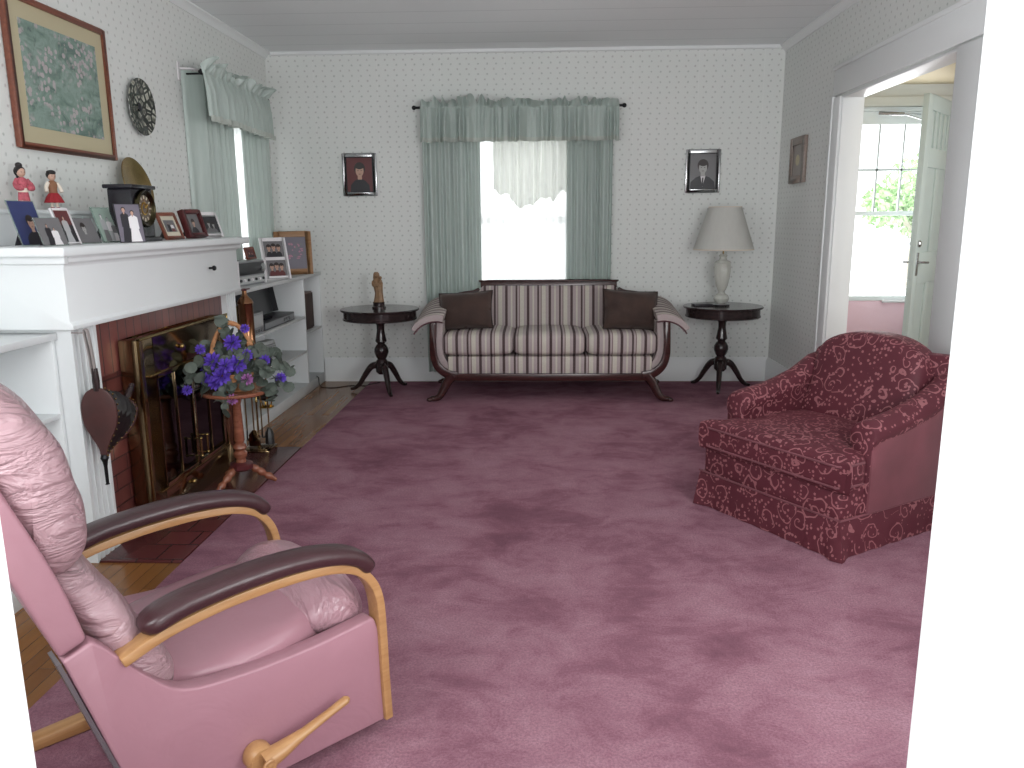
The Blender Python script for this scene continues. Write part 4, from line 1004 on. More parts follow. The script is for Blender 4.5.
for k in range(9):
    a = R(2)+(A2-R(4))*k/8; s_ = 0.96-(0.10 if k % 2 else 0.0)
    rings.append([bell_pt(x*s_, 0.008+(z-0.008)*s_, a) for x, z in tear])
gs = b.loft(rings).build('leather_gusset', BLEATHER, bl, smooth=50)
b = MB()
for a in (R(3.5), A2-R(3.5)):
    for i in range(0, len(tear), 2):
        x, z = tear[i]; p = bell_pt(x*1.0, z, a); b.ell(p, (0.004, 0.004, 0.004), 6, 4)
b.build('stud', BRASS, gs)
MB().lathe([(0.012, 0.01), (0.016, -0.005), (0.010, -0.02), (0.007, -0.04), (0.006, -0.11), (0.009, -0.114), (0.0, -0.116)], 14).build('nozzle', IRON, bl)
MB().tube(curve([(-0.01, 0, 0.34), (-0.012, -0.005, 0.42), (-0.02, -0.008, 0.505), (-0.006, -0.008, 0.505), (0.0, -0.004, 0.42), (0.002, 0, 0.34)], 5), 0.011, 8, flat=0.25).build('strap', STRAP, bl)
MB().tube([(-0.013, -0.006, 0.500), (-0.072, -0.006, 0.500)], 0.0025, 8).build('hook', STRAP, bl)

# ------------------------------------------------------------------ turned stand with flower basket, fire tools
ps = thing('plant_stand', 'turned maple pedestal stand with three legs beside the fireplace', 'plant stand', (-1.555, 3.93, -0.004))
MB().lathe([(0.0, 0.498), (0.16, 0.498), (0.172, 0.504), (0.175, 0.512), (0.170, 0.520), (0.0, 0.520)], 40).build('top', MAPLE, ps)
MB().lathe([(0.030, 0.10), (0.028, 0.125), (0.024, 0.15), (0.034, 0.165), (0.036, 0.18), (0.024, 0.195), (0.034, 0.21), (0.030, 0.225), (0.020, 0.235), (0.026, 0.25), (0.024, 0.33), (0.020, 0.44), (0.030, 0.48), (0.05, 0.498)], 24).build('column', MAPLE, ps)
MB().lathe([(0.0, 0.088), (0.05, 0.09), (0.062, 0.10), (0.062, 0.122), (0.045, 0.132), (0.0, 0.133)], 8).build('hub', CHERRY, ps)
for a in (-118, 22, 142):
    d = Vector((math.cos(R(a)), math.sin(R(a)), 0)); p0 = d*0.045+Vector((0, 0, 0.105)); p1 = d*0.17+Vector((0, 0, 0.012))
    n = 14; rad = [0.012, 0.014, 0.019, 0.021, 0.016, 0.02, 0.022, 0.017, 0.012, 0.018, 0.021, 0.017, 0.014, 0.012, 0.009]
    MB().tube([p0.lerp(p1, i/n) for i in range(n+1)], rad, 12).build('leg', MAPLE, ps)
fb = thing('flower_basket', 'wicker basket of purple flowers and eucalyptus leaves on the turned stand', 'flower basket', (-1.555, 3.93, 0.5165))
MB().lathe([(0.0, 0.0), (0.075, 0.0), (0.085, 0.02), (0.105, 0.075), (0.115, 0.09), (0.108, 0.094), (0.096, 0.075), (0.07, 0.015), (0.0, 0.012)], 40, pleat=20, amp=0.015).build('basket_body', WICK, fb)
b = MB()
for k in range(3):
    pth = []
    for i in range(41):
        t = PI*i/40; tw = i*0.75+k*2*PI/3
        pth.append((-0.118*math.cos(t)+0.007*math.cos(tw)*math.cos(t), 0.012*math.sin(tw)*0.7, 0.085+0.255*math.sin(t)+0.007*math.cos(tw)*math.sin(t)))
    b.tube(pth, 0.0075, 8)
b.build('basket_handle', WICK, fb)
rg = random.Random(11)
lv = MB()
def round_leaf(b, p, nrm, r_):
    nrm = nrm.normalized(); a = nrm.orthogonal().normalized(); c_ = nrm.cross(a)
    n = 9
    b.add([p+nrm*r_*0.12]+[p+a*r_*math.cos(2*PI*i/n)+c_*r_*math.sin(2*PI*i/n) for i in range(n)], [(0, i+1, (i+1) % n+1) for i in range(n)])
sprigs = [(-0.165, -0.19, 0.07), (-0.15, -0.18, 0.13), (-0.12, -0.13, 0.02), (-0.02, -0.16, -0.02), (0.10, -0.12, 0.04), (0.20, -0.05, 0.10), (0.24, 0.0, 0.17), (0.27, -0.02, 0.02), (0.16, -0.04, 0.21), (-0.04, -0.02, 0.36), (0.05, 0.02, 0.27), (0.22, -0.06, -0.03), (-0.14, 0.02, 0.20), (0.0, -0.12, 0.14), (0.08, -0.10, 0.17), (0.02, -0.16, -0.07), (0.27, 0.02, 0.10)]
for sx, sy_, sz in sprigs:
    a0 = Vector((rg.uniform(-0.03, 0.03), rg.uniform(-0.03, 0.03), 0.08)); a1 = Vector((sx, sy_, sz)); mid = (a0+a1)/2+Vector((0, 0, 0.05))
    pth = curve([tuple(a0), tuple(mid), tuple(a1)], 6); lv.tube(pth, 0.002, 5)
    for i in range(3, len(pth)):
        for sd_ in (-1, 1):
            nr = Vector((rg.uniform(-0.7, 0.7), rg.uniform(-1.2, 0.1), rg.uniform(-0.4, 0.9)))
            off = Vector((rg.uniform(-1, 1), rg.uniform(-1, 1), rg.uniform(-1, 1)))*0.02
            round_leaf(lv, Vector(pth[i])+off, nr, rg.uniform(0.018, 0.036))
lv.build('eucalyptus_foliage', LEAF, fb, smooth=60, recalc=False)
for i, (fx, fy, fz, fr_) in enumerate([(-0.06, -0.11, 0.165, 0.042), (0.06, -0.10, 0.150, 0.044), (-0.01, -0.14, 0.095, 0.042), (-0.045, -0.13, 0.06, 0.036), (-0.10, -0.08, 0.13, 0.034), (-0.13, -0.08, 0.22, 0.024), (0.015, -0.03, 0.245, 0.040), (0.11, -0.12, 0.075, 0.028), (0.17, -0.02, 0.155, 0.026), (0.25, -0.03, 0.065, 0.026), (-0.165, -0.19, 0.035, 0.024), (0.04, -0.15, -0.02, 0.026), (0.08, -0.02, 0.315, 0.022), (0.02, -0.15, 0.15, 0.036), (-0.10, -0.12, 0.08, 0.030), (0.10, -0.08, 0.19, 0.030)]):
    b = MB(); fr_ *= 1.2
    for k in range(34):
        t = math.acos(1-2*(k+0.5)/34); ph = PI*(1+5**0.5)*k
        d = Vector((math.sin(t)*math.cos(ph), math.sin(t)*math.sin(ph), math.cos(t)))
        sdv = d.orthogonal().normalized()*fr_*0.20
        b.add([Vector((fx, fy, fz))+d*fr_*0.15, Vector((fx, fy, fz))+d*fr_*0.7+sdv, Vector((fx, fy, fz))+d*fr_, Vector((fx, fy, fz))+d*fr_*0.7-sdv], [(0, 1, 2, 3)])
    b.build('flower', MAG if i in (7, 11) else PURP, fb, smooth=0, recalc=False)

ft = thing('fire_tools', 'brass fireplace tool stand with hanging poker, brush and shovel beside the bookcase', 'fire tools', (-1.70, 4.60, ZF))
MB().box(-0.085, 0.085, -0.085, 0.085, 0.012, 0.024).box(-0.07, 0.07, -0.07, 0.07, 0.024, 0.030).build('base_tray', DBRASS, ft, bevel=0.004)
for sx in (-1, 1):
    for s2 in (-1, 1): MB().ell((sx*0.075, s2*0.075, 0.008), (0.010, 0.010, 0.008), 10, 6).build('foot', BRASS, ft)
MB().lathe([(0.014, 0.03), (0.009, 0.04), (0.006, 0.06), (0.006, 0.30), (0.011, 0.31), (0.006, 0.32), (0.006, 0.64), (0.014, 0.655), (0.012, 0.675), (0.0, 0.685)], 14).build('post', BRASS, ft)
MB().tube([(-0.075, 0, 0.60), (0.075, 0, 0.60)], 0.005, 8).tube([(0, -0.075, 0.60), (0, 0.075, 0.60)], 0.005, 8).build('hanger', BRASS, ft)
def tool(name, dx, dy, kind):
    b = MB(); b.lathe([(0.009, 0.60), (0.011, 0.56), (0.006, 0.52), (0.0045, 0.50), (0.0045, 0.16), (0.004, 0.12)], 12, (dx, dy, 0))
    o = b.build(name, BRASS, ft)
    if kind == 0: MB().tube(curve([(dx, dy, 0.13), (dx, dy, 0.07), (dx+0.02, dy, 0.075)], 5), 0.0045, 8).build('hook', IRON, o)
    elif kind == 1: MB().lathe([(0.008, 0.15), (0.024, 0.12), (0.028, 0.05), (0.0, 0.05)], 16, (dx, dy, 0), pleat=8, amp=0.05).build('bristles', BLEATHER, o)
    else: MB().prism([(-0.035+dx, 0.05), (0.035+dx, 0.05), (0.035+dx, 0.12), (0.01+dx, 0.15), (-0.01+dx, 0.15), (-0.035+dx, 0.12)], 'y', dy-0.003, dy+0.003).build('shovel_blade', DBRASS, o, bevel=0.002)
tool('poker', -0.068, 0, 0); tool('hearth_brush', 0.068, 0, 1); tool('shovel', 0, -0.068, 2); tool('tongs', 0, 0.068, 0)

# ------------------------------------------------------------------ sofa
so = thing('sofa', 'striped empire sofa with dark mahogany frame and scrolled arms below the window', 'sofa', (0.085, 6.27, 0))
# local x from the sofa's middle, y: front at -0.35, back at +0.35
SYF, SYB = -0.35, 0.35
armp = curve([(-0.70, 0.195), (-0.785, 0.215), (-0.850, 0.27), (-0.880, 0.35), (-0.884, 0.45), (-0.880, 0.61)], 5)
MB().box(-0.77, 0.77, SYF, SYF+0.045, 0.155, 0.215).build('front_rail', MAHOG, so, bevel=0.006)
MB().box(-0.76, 0.76, SYB-0.05, SYB, 0.155, 0.62).build('back_rail', MAHOG, so, bevel=0.006)
for sx in (-1, 1):
    pts = [(sx*x, z) for x, z in armp]
    for y0 in (SYF-0.012, SYB-0.06):
        b = MB(); b.prism(strip(pts, [0.07-0.028*i/len(pts) for i in range(len(pts))]), 'y', y0, y0+0.06); b.build('arm_post', MAHOG, so, bevel=0.006)
    # inner side upholstery and outward scroll
    inner = curve([(sx*0.74, 0.23), (sx*0.81, 0.30), (sx*0.838, 0.40), (sx*0.835, 0.52), (sx*0.830, 0.61)], 4)
    MB().prism(strip(inner, 0.05), 'y', SYF+0.02, SYB-0.05).build('arm_panel', STRY, so, bevel=0.008)
    scr = curve([(sx*0.800, 0.632), (sx*0.845, 0.640), (sx*0.900, 0.634), (sx*0.955, 0.612), (sx*0.998, 0.578), (sx*1.022, 0.545)], 5)
    b = MB().prism(strip(scr, [0.062-0.012*i/(len(scr)-1) for i in range(len(scr))]), 'y', SYF-0.03, SYB-0.04)
    for i, v in enumerate(b.v): b.v[i] = (v[0], v[1], v[2]+0.12*max(0.0, v[1]-SYF))
    ap_ = b.build('arm_pad', STRY, so, bevel=0.020, seg=4)
    MB().tube([(x, SYF-0.031, z-0.024) for x, z in scr], 0.0055, 8).build('arm_welt', WELT, ap_)
    # saber leg with claw foot, front and back
    for yy, dy in ((SYF+0.02, -0.03), (SYB-0.04, 0.03)):
        pth = curve([(sx*0.74, yy, 0.20), (sx*0.785, yy+dy*0.2, 0.14), (sx*0.815, yy+dy*0.6, 0.08), (sx*0.845, yy+dy, 0.035), (sx*0.885, yy+dy*1.1, 0.020)], 5)
        b = MB(); n = len(pth); b.tube(pth, [0.042-0.022*i/(n-1) for i in range(n)], 12)
        lg = b.build('leg', MAHOG, so)
        b = MB(); b.ell((sx*0.89, yy+dy*1.1, 0.022), (0.032, 0.028, 0.021), 14, 8)
        for k in (-1, 0, 1): b.ell((sx*0.918, yy+dy*1.1+k*0.018, 0.015), (0.022, 0.009, 0.0135), 10, 6)
        b.build('claw_foot', MAHOG, lg)
# striped front band and back
MB().box(-0.775, 0.775, SYF+0.002, SYB-0.06, 0.212, 0.345).build('seat_base', STRX, so, bevel=0.012)
bp = [(-0.80, 0.30), (0.80, 0.30), (0.80, 0.62), (0.56, 0.80), (0.545, 0.835), (-0.545, 0.835), (-0.56, 0.80), (-0.80, 0.62)]
rot = Matrix.Rotation(R(-9), 3, 'X')
def tiltpts(b, pv=(0.22, 0.34)):
    for i, v in enumerate(b.v):
        q = rot @ Vector((v[0], v[1]-pv[0], v[2]-pv[1])); b.v[i] = (q.x, q.y+pv[0], q.z+pv[1])
    return b
tiltpts(MB().prism(bp, 'y', 0.17, 0.25)).build('back_cushion', STRX, so, bevel=0.018, seg=3)
fr_ = curve([(-0.86, 0.60), (-0.82, 0.70), (-0.74, 0.755), (-0.62, 0.775), (-0.565, 0.80)], 5)
b = MB(); b.prism([(-0.56, 0.82), (0.56, 0.82), (0.56, 0.875), (0.50, 0.885), (-0.50, 0.885), (-0.56, 0.875)], 'y', 0.19, 0.28)
b.box(-0.575, 0.575, 0.18, 0.285, 0.866, 0.880)
tiltpts(b).build('top_rail', MAHOG, so, bevel=0.006)
for sx in (-1, 1):
    b = MB(); b.prism(strip([(sx*x, z) for x, z in fr_], 0.05), 'y', 0.19, 0.27); tiltpts(b).build('shoulder_rail', MAHOG, so, bevel=0.008)
for k in range(3):
    cx = -0.55+k*0.55
    def puff(p): return Vector((p.x, p.y, p.z*(1+0.10*math.cos(p.x*5)) ))
    MB().sup((cx, -0.075, 0.435), (0.280, 0.285, 0.088), 0.42, 0.22, 40, 18, fn=puff).build('seat_cushion', STRX, so, smooth=60)
# throw pillows
def pillow(label, loc, rot_, w2, h2, group=None):
    b = MB()
    for sd_ in (1, -1):
        def fn(u, v, sd_=sd_):
            x, z = 2*u-1, 2*v-1
            th = 0.085*((1-abs(x)**2.6)*(1-abs(z)**2.6))**0.55
            pin = 1-0.06*(1-abs(x)**2)*(abs(z)**6); pin2 = 1-0.06*(1-abs(z)**2)*(abs(x)**6)
            return (x*w2*pin2, -sd_*th-0.004*noise.noise(Vector((x*3, z*3, sd_))), z*h2*pin)
        b.grid(fn, 22, 22)
    o = thing('throw_pillow', label, 'pillow', loc, rot_)
    b.build('pillow_body', BROWN, o, smooth=180)
    pth = []
    for i in range(81):
        t = 4*i/80; k = int(t) % 4; f = t-int(t)
        x, z = [(-1+2*f, -1), (1, -1+2*f), (1-2*f, 1), (-1, 1-2*f)][k]
        pth.append((x*w2*(1-0.06*(1-abs(z)**2)*(abs(x)**6)), 0, z*h2*(1-0.06*(1-abs(x)**2)*(abs(z)**6))))
    MB().tube(pth, 0.006, 6).build('corded_edge', plain('brown_cord', S(44, 30, 27), 0.8), o)
    return o
pillow('brown chenille throw pillow in the left corner of the sofa', (-0.565, 6.14, 0.672), (R(-20), R(-4), R(-8)), 0.215, 0.148)
pillow('brown chenille throw pillow in the right corner of the sofa', (0.715, 6.14, 0.672), (R(-20), R(4), R(10)), 0.220, 0.155)

# ------------------------------------------------------------------ drum tables
t1 = thing('drum_table', 'round dark drum table left of the sofa, carrying a carved figurine', 'table', (-1.27, 6.30, 0), (0, 0, R(25)))
MB().lathe([(0.0, 0.655), (0.300, 0.655), (0.312, 0.660), (0.315, 0.668), (0.310, 0.675), (0.0, 0.676)], 56).build('tabletop', EBONY, t1)
MB().lathe([(0.0, 0.585), (0.285, 0.585), (0.296, 0.590), (0.296, 0.600), (0.290, 0.604), (0.290, 0.655), (0.0, 0.655)], 56).build('drum_apron', EBONY, t1)
MB().lathe([(0.075, 0.585), (0.045, 0.565), (0.032, 0.54), (0.030, 0.50), (0.040, 0.44), (0.046, 0.41), (0.030, 0.39), (0.042, 0.375), (0.056, 0.35), (0.058, 0.32), (0.046, 0.285), (0.034, 0.265), (0.046, 0.25), (0.052, 0.22), (0.050, 0.16), (0.030, 0.14), (0.0, 0.14)], 28).build('pedestal', EBONY, t1)
for k in range(3):
    a = R(120*k-90); d = Vector((math.cos(a), math.sin(a), 0)); pth = curve([(0.035, 0.215), (0.09, 0.20), (0.145, 0.13), (0.19, 0.06), (0.235, 0.02), (0.27, 0.010)], 5)
    n = len(pth); b = MB(); b.tube([tuple(d*x+Vector((0, 0, z))) for x, z in pth], [0.030-0.018*i/(n-1) for i in range(n)], 10, flat=1.0)
    for i, v in enumerate(b.v): b.v[i] = (v[0], v[1], max(v[2], 0.0015))
    b.build('leg', EBONY, t1)
t2 = copy_tree(t1); t2.location = (1.485, 6.41, 0); t2.rotation_euler = (0, 0, R(-15))
t2['label'] = 'round dark drum table right of the sofa, carrying the table lamp'

lp = thing('table_lamp', 'cut glass table lamp with pleated pale grey shade', 'lamp', (1.463, 6.39, 0.6765))
MB().lathe([(0.0, 0.0), (0.066, 0.0), (0.070, 0.012), (0.064, 0.02), (0.0, 0.022)], 32).build('base', SILVER, lp)
MB().lathe([(0.03, 0.02), (0.052, 0.035), (0.062, 0.06), (0.052, 0.085), (0.028, 0.10), (0.024, 0.115), (0.034, 0.13), (0.046, 0.16), (0.060, 0.23), (0.066, 0.29), (0.062, 0.33), (0.066, 0.34), (0.058, 0.352), (0.030, 0.365), (0.026, 0.385), (0.034, 0.395), (0.024, 0.41), (0.0, 0.411)], 40, pleat=10, amp=0.02).build('glass_body', CRYS, lp)
MB().tube([(0, 0, 0.40), (0, 0, 0.776)], 0.006, 10).build('stem', BRASS, lp)
MB().lathe([(0.232, 0.445), (0.224, 0.47), (0.125, 0.772)], 160, pleat=80, amp=0.008, cap=False).build('lamp_shade', SHADEM, lp, smooth=60)
MB().tube([(0.231*math.cos(2*PI*i/48), 0.231*math.sin(2*PI*i/48), 0.446) for i in range(49)], 0.005, 6).tube([(0.125*math.cos(2*PI*i/48), 0.125*math.sin(2*PI*i/48), 0.772) for i in range(49)], 0.004, 6).tube([(-0.125, 0, 0.772), (0.125, 0, 0.772)], 0.003, 6).build('shade_rim', CREAMC, lp)
o = MB().box(-0.075, 0.075, -0.05, 0.05, 0, 0.014).build('booklet', PDARK, bevel=0.003)
o.location = (1.32, 6.42, 0.6765); o.rotation_euler = (0, 0, R(8)); tag(o, 'thin dark booklet lying beside the table lamp', 'booklet')

fg = thing('figurine', 'small carved brown standing figure holding a child, on the left drum table', 'figurine', (-1.275, 6.30, 0.6765))
MB().lathe([(0.0, 0.0), (0.055, 0.0), (0.055, 0.012), (0.046, 0.02), (0.046, 0.045), (0.05, 0.05), (0.0, 0.052)], 24).build('base', EBONY, fg)
el = lambda z, rx, ry, cx=0.0, cy_=0.0: [(cx+rx*(1+0.06*math.cos(9*2*PI*i/36))*math.cos(2*PI*i/36), cy_+ry*(1+0.06*math.cos(9*2*PI*i/36))*math.sin(2*PI*i/36), z) for i in range(36)]
MB().loft([el(0.05, .040, .034), el(.075, .036, .030, .002), el(.12, .030, .026, .004), el(.16, .034, .028, .0), el(.20, .040, .030, -.004), el(.228, .032, .024, -.006), el(.24, .016, .015, -.008)]).build('robe', CLAY, fg)
MB().ell((-.012, -.004, .262), (.019, .020, .025), 16, 10).ell((-.012, -.024, .258), (.004, .005, .006), 8, 6).build('head', CLAY, fg)
MB().loft([el(.235, .030, .022, -.010, .008), el(.255, .025, .022, -.012, .006), el(.275, .022, .020, -.012, .004), el(.288, .012, .012, -.012, .003)]).build('veil', CLAY, fg)
MB().tube(curve([(-.040, 0, .215), (-.036, -.022, .185), (-.006, -.036, .180), (.018, -.030, .190)], 4), .010, 10).build('arm', CLAY, fg)
MB().ell((.022, -.022, .210), (.016, .015, .026), 14, 8).ell((.026, -.026, .243), (.012, .012, .014), 14, 8).build('child_figure', CLAY, fg)
o = MB().tube(curve([(-1.885, 6.55, 0.074), (-1.862, 6.53, 0.06), (-1.84, 6.50, -0.006), (-1.72, 6.46, -0.0085), (-1.6, 6.55, -0.0085), (-1.475, 6.545, -0.0085), (-1.43, 6.53, 0.004), (-1.36, 6.62, 0.004)], 6), 0.0035, 6).build('cord', IRON)
tag(o, 'thin dark cord running from the bookcase to the left drum table', 'cord')

# ------------------------------------------------------------------ burgundy armchair
ac = thing('armchair', 'low burgundy vine-patterned velvet armchair beside the hall doorway', 'armchair', (0.992, 3.355, 0.003), (0, 0, math.atan2(-0.847, 0.531)))
# local: x across (near side +), y to the back, front at y = 0
def skirt_fn():
    b = MB(); rings = []
    for z, e in ((0.0, 0.004), (0.05, 0.003), (0.10, 0.001), (0.150, 0.0), (0.166, -0.004)):
        ring = []
        base_ = [(-0.395, 0.0), (0.395, 0.0), (0.395, 0.80), (-0.395, 0.80)]
        N = 40
        for k in range(4):
            a, c_ = base_[k], base_[(k+1) % 4]
            for i in range(N):
                t = i/N; x = a[0]+(c_[0]-a[0])*t; y = a[1]+(c_[1]-a[1])*t
                edge = min(t, 1-t)*0.79
                bulge = e+(0.016*math.exp(-(edge/0.05)**2)*(1-z/0.17))+0.0025*math.sin(t*40+k)*(1-z/0.17)
                nx, ny = [(0, -1), (1, 0), (0, 1), (-1, 0)][k]
                cor = math.exp(-(edge/0.03)**2)*0.5
                kx, ky = (x/0.395, (y-0.4)/0.4)
                ring.append((x+nx*bulge+kx*bulge*cor, y+ny*bulge+ky*bulge*cor, z))
        rings.append(ring)
    return b.loft(rings)
skirt_fn().build('skirt', VINE, ac, smooth=60)
MB().tube([(-0.398, -0.002, 0.166), (0.398, -0.002, 0.166), (0.398, 0.79, 0.166)], 0.005, 8).build('skirt_welt', VELV, ac)
MB().box(-0.385, 0.385, 0.008, 0.78, 0.15, 0.30).build('seat_deck', VINE, ac, bevel=0.02, seg=3)
# T-shaped seat cushion
cz = 0.345
def tcush():
    ol = [(-0.345, -0.012), (0.385, -0.012), (0.392, 0.0), (0.392, 0.135), (0.30, 0.15), (0.285, 0.17), (0.285, 0.60), (-0.285, 0.60), (-0.285, 0.17), (-0.30, 0.15), (-0.355, 0.135), (-0.355, 0.0)]
    ol = loopcurve(ol, 3); c0 = (0.0, 0.28); b = MB(); rings = []
    for k in range(13):
        t = -PI/2+PI*k/12; s_ = 0.02 if k in (0, 12) else max(0.02, math.cos(t))**0.22
        ins = 0.06*(1-s_)
        ring = []
        for x, y in ol:
            dx, dy = x-c0[0], y-c0[1]; l = math.hypot(dx, dy)
            q = max(0.0, (l-0.5*(1-s_)*l if k in (0, 12) else l-ins))/l
            if k in (0, 12): q = 0.55
            if k in (1, 11): q = 0.90
            ring.append((c0[0]+dx*q, c0[1]+dy*q, cz+0.068*math.copysign(abs(math.sin(t))**0.6, math.sin(t))+(0.010 if k >= 11 else 0)+(0.008 if k == 12 else 0)))
        rings.append(ring)
    return b.loft(rings)
tcush().build('seat_cushion', VINE, ac, smooth=60)
b = MB()
for z in (cz-0.042, cz+0.046): b.tube([(-0.335, -0.020, z), (0.375, -0.020, z), (0.398, 0.0, z), (0.398, 0.12, z)], 0.005, 8)
b.build('cushion_welt', VELV, ac)
# arms: rolled top sweeping up into the back
for sx in (-1, 1):
    b = MB(); rings = []
    ys = [0.150, 0.155, 0.17, 0.25, 0.35, 0.45, 0.55, 0.62, 0.68, 0.74]
    tops = [0.525, 0.538, 0.545, 0.555, 0.568, 0.590, 0.618, 0.650, 0.68, 0.69]
    for y, tp in zip(ys, tops):
        sc2 = 0.90 if y == 0.150 else 1.0; r_ = 0.060*sc2; ring = []
        zc_ = tp-0.056; cx = sx*(0.345)+0.01
        for i in range(15):
            a = -R(35)+R(250)*i/14
            ring.append((cx+r_*math.cos(a), y, zc_+r_*0.98*math.sin(a)))
        lo = 0.17
        xs = (cx-0.045*sc2, cx+0.045*sc2)
        ring += [(xs[0], y, lo), (xs[1], y, lo)]
        rings.append(ring)
    b.loft(rings).build('arm', VINE, ac, smooth=50)
    b = MB(); xo = sx*0.345+0.01+sx*0.045
    b.prism([(0.153, 0.17), (0.77, 0.17), (0.77, 0.61), (0.66, 0.585), (0.55, 0.530), (0.35, 0.485), (0.20, 0.470), (0.153, 0.44)], 'x', min(xo-sx*0.01, xo+sx*0.008), max(xo-sx*0.01, xo+sx*0.008))
    b.build('side_panel', VELV, ac, bevel=0.006)
# back: rounded cushion on an outer frame
ol = loopcurve([(-0.29, 0.36), (0.27, 0.36), (0.278, 0.55), (0.278, 0.66), (0.240, 0.750), (0.13, 0.806), (-0.01, 0.822), (-0.14, 0.812), (-0.255, 0.765), (-0.292, 0.68), (-0.293, 0.55)], 4)
b = MB(); rings = []; cx, cz2 = -0.01, 0.60
for k in range(9):
    t = k/8; yy = 0.56+0.17*t; s_ = [0.80, 0.93, 0.98, 1.0, 1.0, 1.0, 0.99, 0.96, 0.90][k]
    yo = [0.0, 0.012, 0.03, 0.055, 0.085, 0.115, 0.14, 0.158, 0.17][k]
    rings.append([(cx+(x-cx)*s_, 0.555+yo+0.22*(z-0.40), cz2+(z-cz2)*s_) for x, z in ol])
b.loft(rings).build('back_cushion', VINE, ac, smooth=60)
b = MB()
b.prism([(-0.39, 0.17), (0.39, 0.17), (0.405, 0.68), (0.395, 0.735), (0.35, 0.755), (-0.31, 0.735), (-0.36, 0.71), (-0.39, 0.64)], 'y', 0.73, 0.83)
b.build('back_frame', VINE, ac, bevel=0.02, seg=3)

# ------------------------------------------------------------------ mauve leather recliner
rc = thing('recliner', 'mauve leather recliner with burgundy armrests and bent oak trim', 'recliner', (-0.410, 1.914, 0.002), (0, 0, R(45)))
# local: x forward (0 = arm front), y from the near side to the far side
WR = 0.60
side = [(0.0, 0.028), (-0.004, 0.26), (-0.025, 0.325)]+curve([(-0.03, 0.335), (-0.20, 0.322), (-0.38, 0.324), (-0.52, 0.345), (-0.60, 0.417), (-0.66, 0.495), (-0.690, 0.525)], 4)+[(-0.745, 0.502), (-0.665, 0.22), (-0.605, 0.028)]
MB().prism(side, 'y', 0.0, 0.05).build('side_panel', PINK, rc, bevel=0.010, seg=3)
far_side = [(x if z > 0.32 else max(x, -0.40), z) for x, z in side]
MB().prism(far_side, 'y', WR-0.05, WR).build('side_panel', PINK, rc, bevel=0.006, seg=3)
MB().box(-0.38, -0.03, 0.05, WR-0.05, 0.04, 0.24).build('seat_frame', PINK, rc, bevel=0.006)
# back shell, leaning
shell = curve([(-0.695, 0.530), (-0.735, 0.68), (-0.800, 0.855), (-0.850, 0.985), (-0.885, 1.075)], 4)+curve([(-0.935, 1.085), (-0.905, 0.985), (-0.850, 0.80), (-0.800, 0.66), (-0.748, 0.508)], 4)
MB().prism(shell, 'y', 0.004, WR-0.004).build('back_shell', PINK, rc, bevel=0.010, seg=3)
MB().prism(strip([(-0.752, 0.50), (-0.669, 0.22), (-0.609, 0.03)], 0.008), 'y', 0.0, 0.07).build('rear_strip', STEEL, rc)
head = loopcurve([(-0.735, 0.645), (-0.690, 0.640), (-0.650, 0.690), (-0.645, 0.775), (-0.664, 0.868), (-0.695, 0.955), (-0.738, 1.025), (-0.80, 1.080), (-0.86, 1.105), (-0.90, 1.08), (-0.875, 0.98), (-0.82, 0.84), (-0.77, 0.73)], 5)
MB().pad(head, 'y', 0.012, WR-0.012, 26, 6.0, 0.008, 1).build('head_pillow', PINKW, rc, smooth=60)
lum = loopcurve([(-0.73, 0.655), (-0.665, 0.645), (-0.612, 0.585), (-0.560, 0.49), (-0.515, 0.40), (-0.497, 0.345), (-0.51, 0.29), (-0.56, 0.27), (-0.62, 0.34), (-0.67, 0.46), (-0.72, 0.58)], 5)
MB().pad(lum, 'y', 0.03, WR-0.03, 26, 5.0, 0.005, 5).build('lumbar_pillow', PINKW, rc, smooth=60)
seat = loopcurve([(-0.57, 0.33), (-0.45, 0.365), (-0.30, 0.385), (-0.17, 0.392), (-0.10, 0.36), (-0.10, 0.26), (-0.30, 0.23), (-0.54, 0.23)], 5)
MB().pad(seat, 'y', 0.045, WR-0.045, 22, 3.2, 0.003, 8).build('seat_cushion', PINKW if False else PINK, rc, smooth=60)
foot = loopcurve([(-0.225, 0.345), (-0.190, 0.395), (-0.12, 0.432), (-0.05, 0.428), (0.0, 0.395), (0.022, 0.34), (0.015, 0.27), (-0.03, 0.25), (-0.12, 0.26), (-0.19, 0.29)], 5)
MB().pad(foot, 'y', 0.055, WR-0.055, 24, 3.6, 0.006, 3).build('front_pad', mat_leather('gathered_mauve_leather', S(168, 130, 139), 0.28, 0.35, (14, 5, 10)), rc, smooth=60)
MB().box(-0.05, 0.005, 0.055, WR-0.055, 0.05, 0.30).build('footrest_board', PINK, rc, bevel=0.012, seg=3)
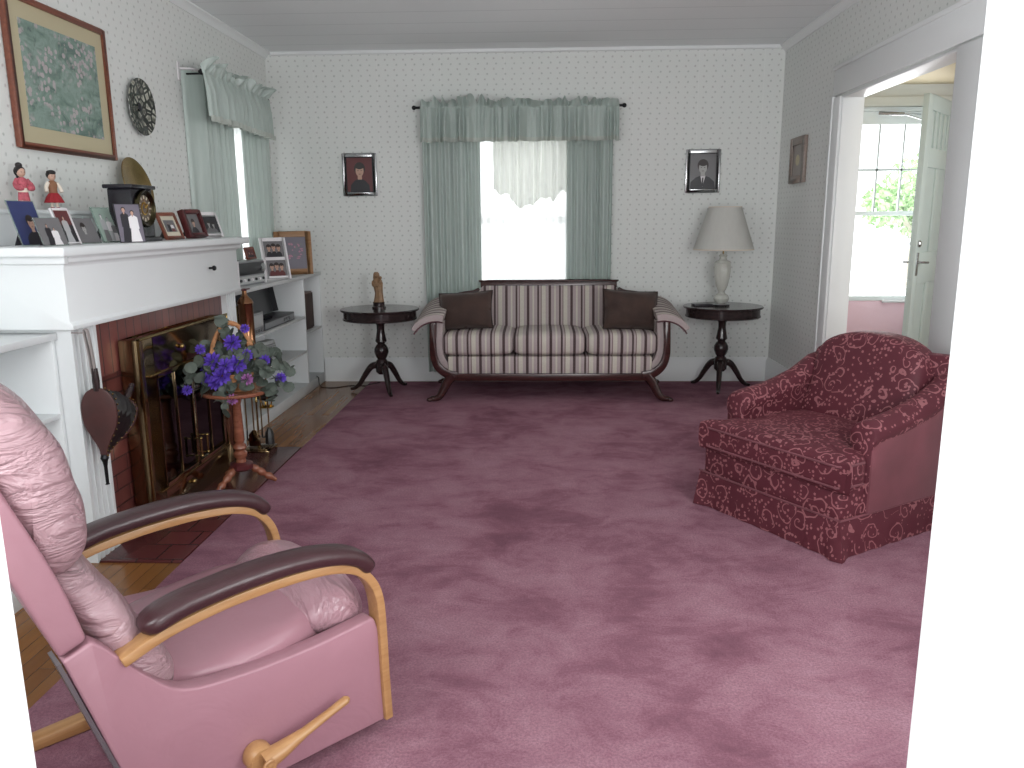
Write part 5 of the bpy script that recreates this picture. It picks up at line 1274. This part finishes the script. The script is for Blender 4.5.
# bentwood arms with padded tops
ap = curve([(-0.640, 0.460), (-0.55, 0.492), (-0.44, 0.511), (-0.34, 0.518), (-0.23, 0.518), (-0.14, 0.508), (-0.075, 0.483), (-0.034, 0.44), (-0.014, 0.385), (-0.008, 0.30), (-0.005, 0.16), (0.0, 0.03)], 6)
padp = curve([(-0.595, 0.512), (-0.52, 0.538), (-0.42, 0.551), (-0.32, 0.556), (-0.22, 0.553), (-0.13, 0.538), (-0.068, 0.512), (-0.034, 0.472)], 6)
for y0 in (-0.012, WR-0.038):
    ar = MB().prism(strip(ap, 0.024), 'y', y0, y0+0.05).build('armrest', OAK, rc, bevel=0.004)
    b = MB(); n = len(padp); rings = []
    yc = y0+0.025
    for i, p in enumerate(padp):
        a_, c_ = padp[max(i-1, 0)], padp[min(i+1, n-1)]; l = math.hypot(c_[0]-a_[0], c_[1]-a_[1]); tx, tz = (c_[0]-a_[0])/l, (c_[1]-a_[1])/l
        e = min(i, n-1-i); s_ = [0.35, 0.72, 0.90, 0.98][e] if e < 4 else 1.0
        ring = []
        for k in range(16):
            t = 2*PI*k/16; sg = lambda v, q: math.copysign(abs(v)**q, v)
            oy = 0.043*s_*sg(math.cos(t), 0.6); on = 0.022*s_*sg(math.sin(t), 0.7)
            ring.append((p[0]-tz*on, yc+oy, p[1]+tx*on))
        rings.append(ring)
    b.loft(rings).build('arm_pad', BURG, ar, smooth=60)
# lever handle
rx = Matrix.Rotation(R(90), 3, 'X')
hd = MB().lathe([(0.030, 0.0), (0.034, 0.008), (0.034, 0.034), (0.028, 0.044), (0.0, 0.046)], 28, (-0.375, 0.0, 0.115), rot=rx).build('lever_hub', OAK, rc)
b = MB(); b.tube([(-0.375, -0.048, 0.115), (-0.33, -0.050, 0.126), (-0.27, -0.050, 0.142), (-0.20, -0.048, 0.160), (-0.150, -0.046, 0.173), (-0.142, -0.046, 0.175)], [0.030, 0.024, 0.014, 0.012, 0.013, 0.006], 14, flat=0.8)
b.build('lever_handle', OAK, hd)
MB().lathe([(0.0, 0.0), (0.017, 0.0), (0.017, 0.004), (0.014, 0.006), (0.0, 0.004)], 24, (-0.372, -0.071, 0.115), rot=rx).build('lever_cap', OAK, hd)
# wooden runner base
for y0 in (0.06, 0.55):
    MB().prism([(-0.735, 0.0), (-0.735, 0.03), (-0.40, 0.045), (-0.06, 0.045), (-0.06, 0.0)], 'y', y0, y0+0.05).build('base_runner', OAK, rc, bevel=0.005)
MB().box(-0.40, -0.34, 0.11, 0.55, 0.005, 0.04).build('base_crossbar', OAK, rc, bevel=0.004)
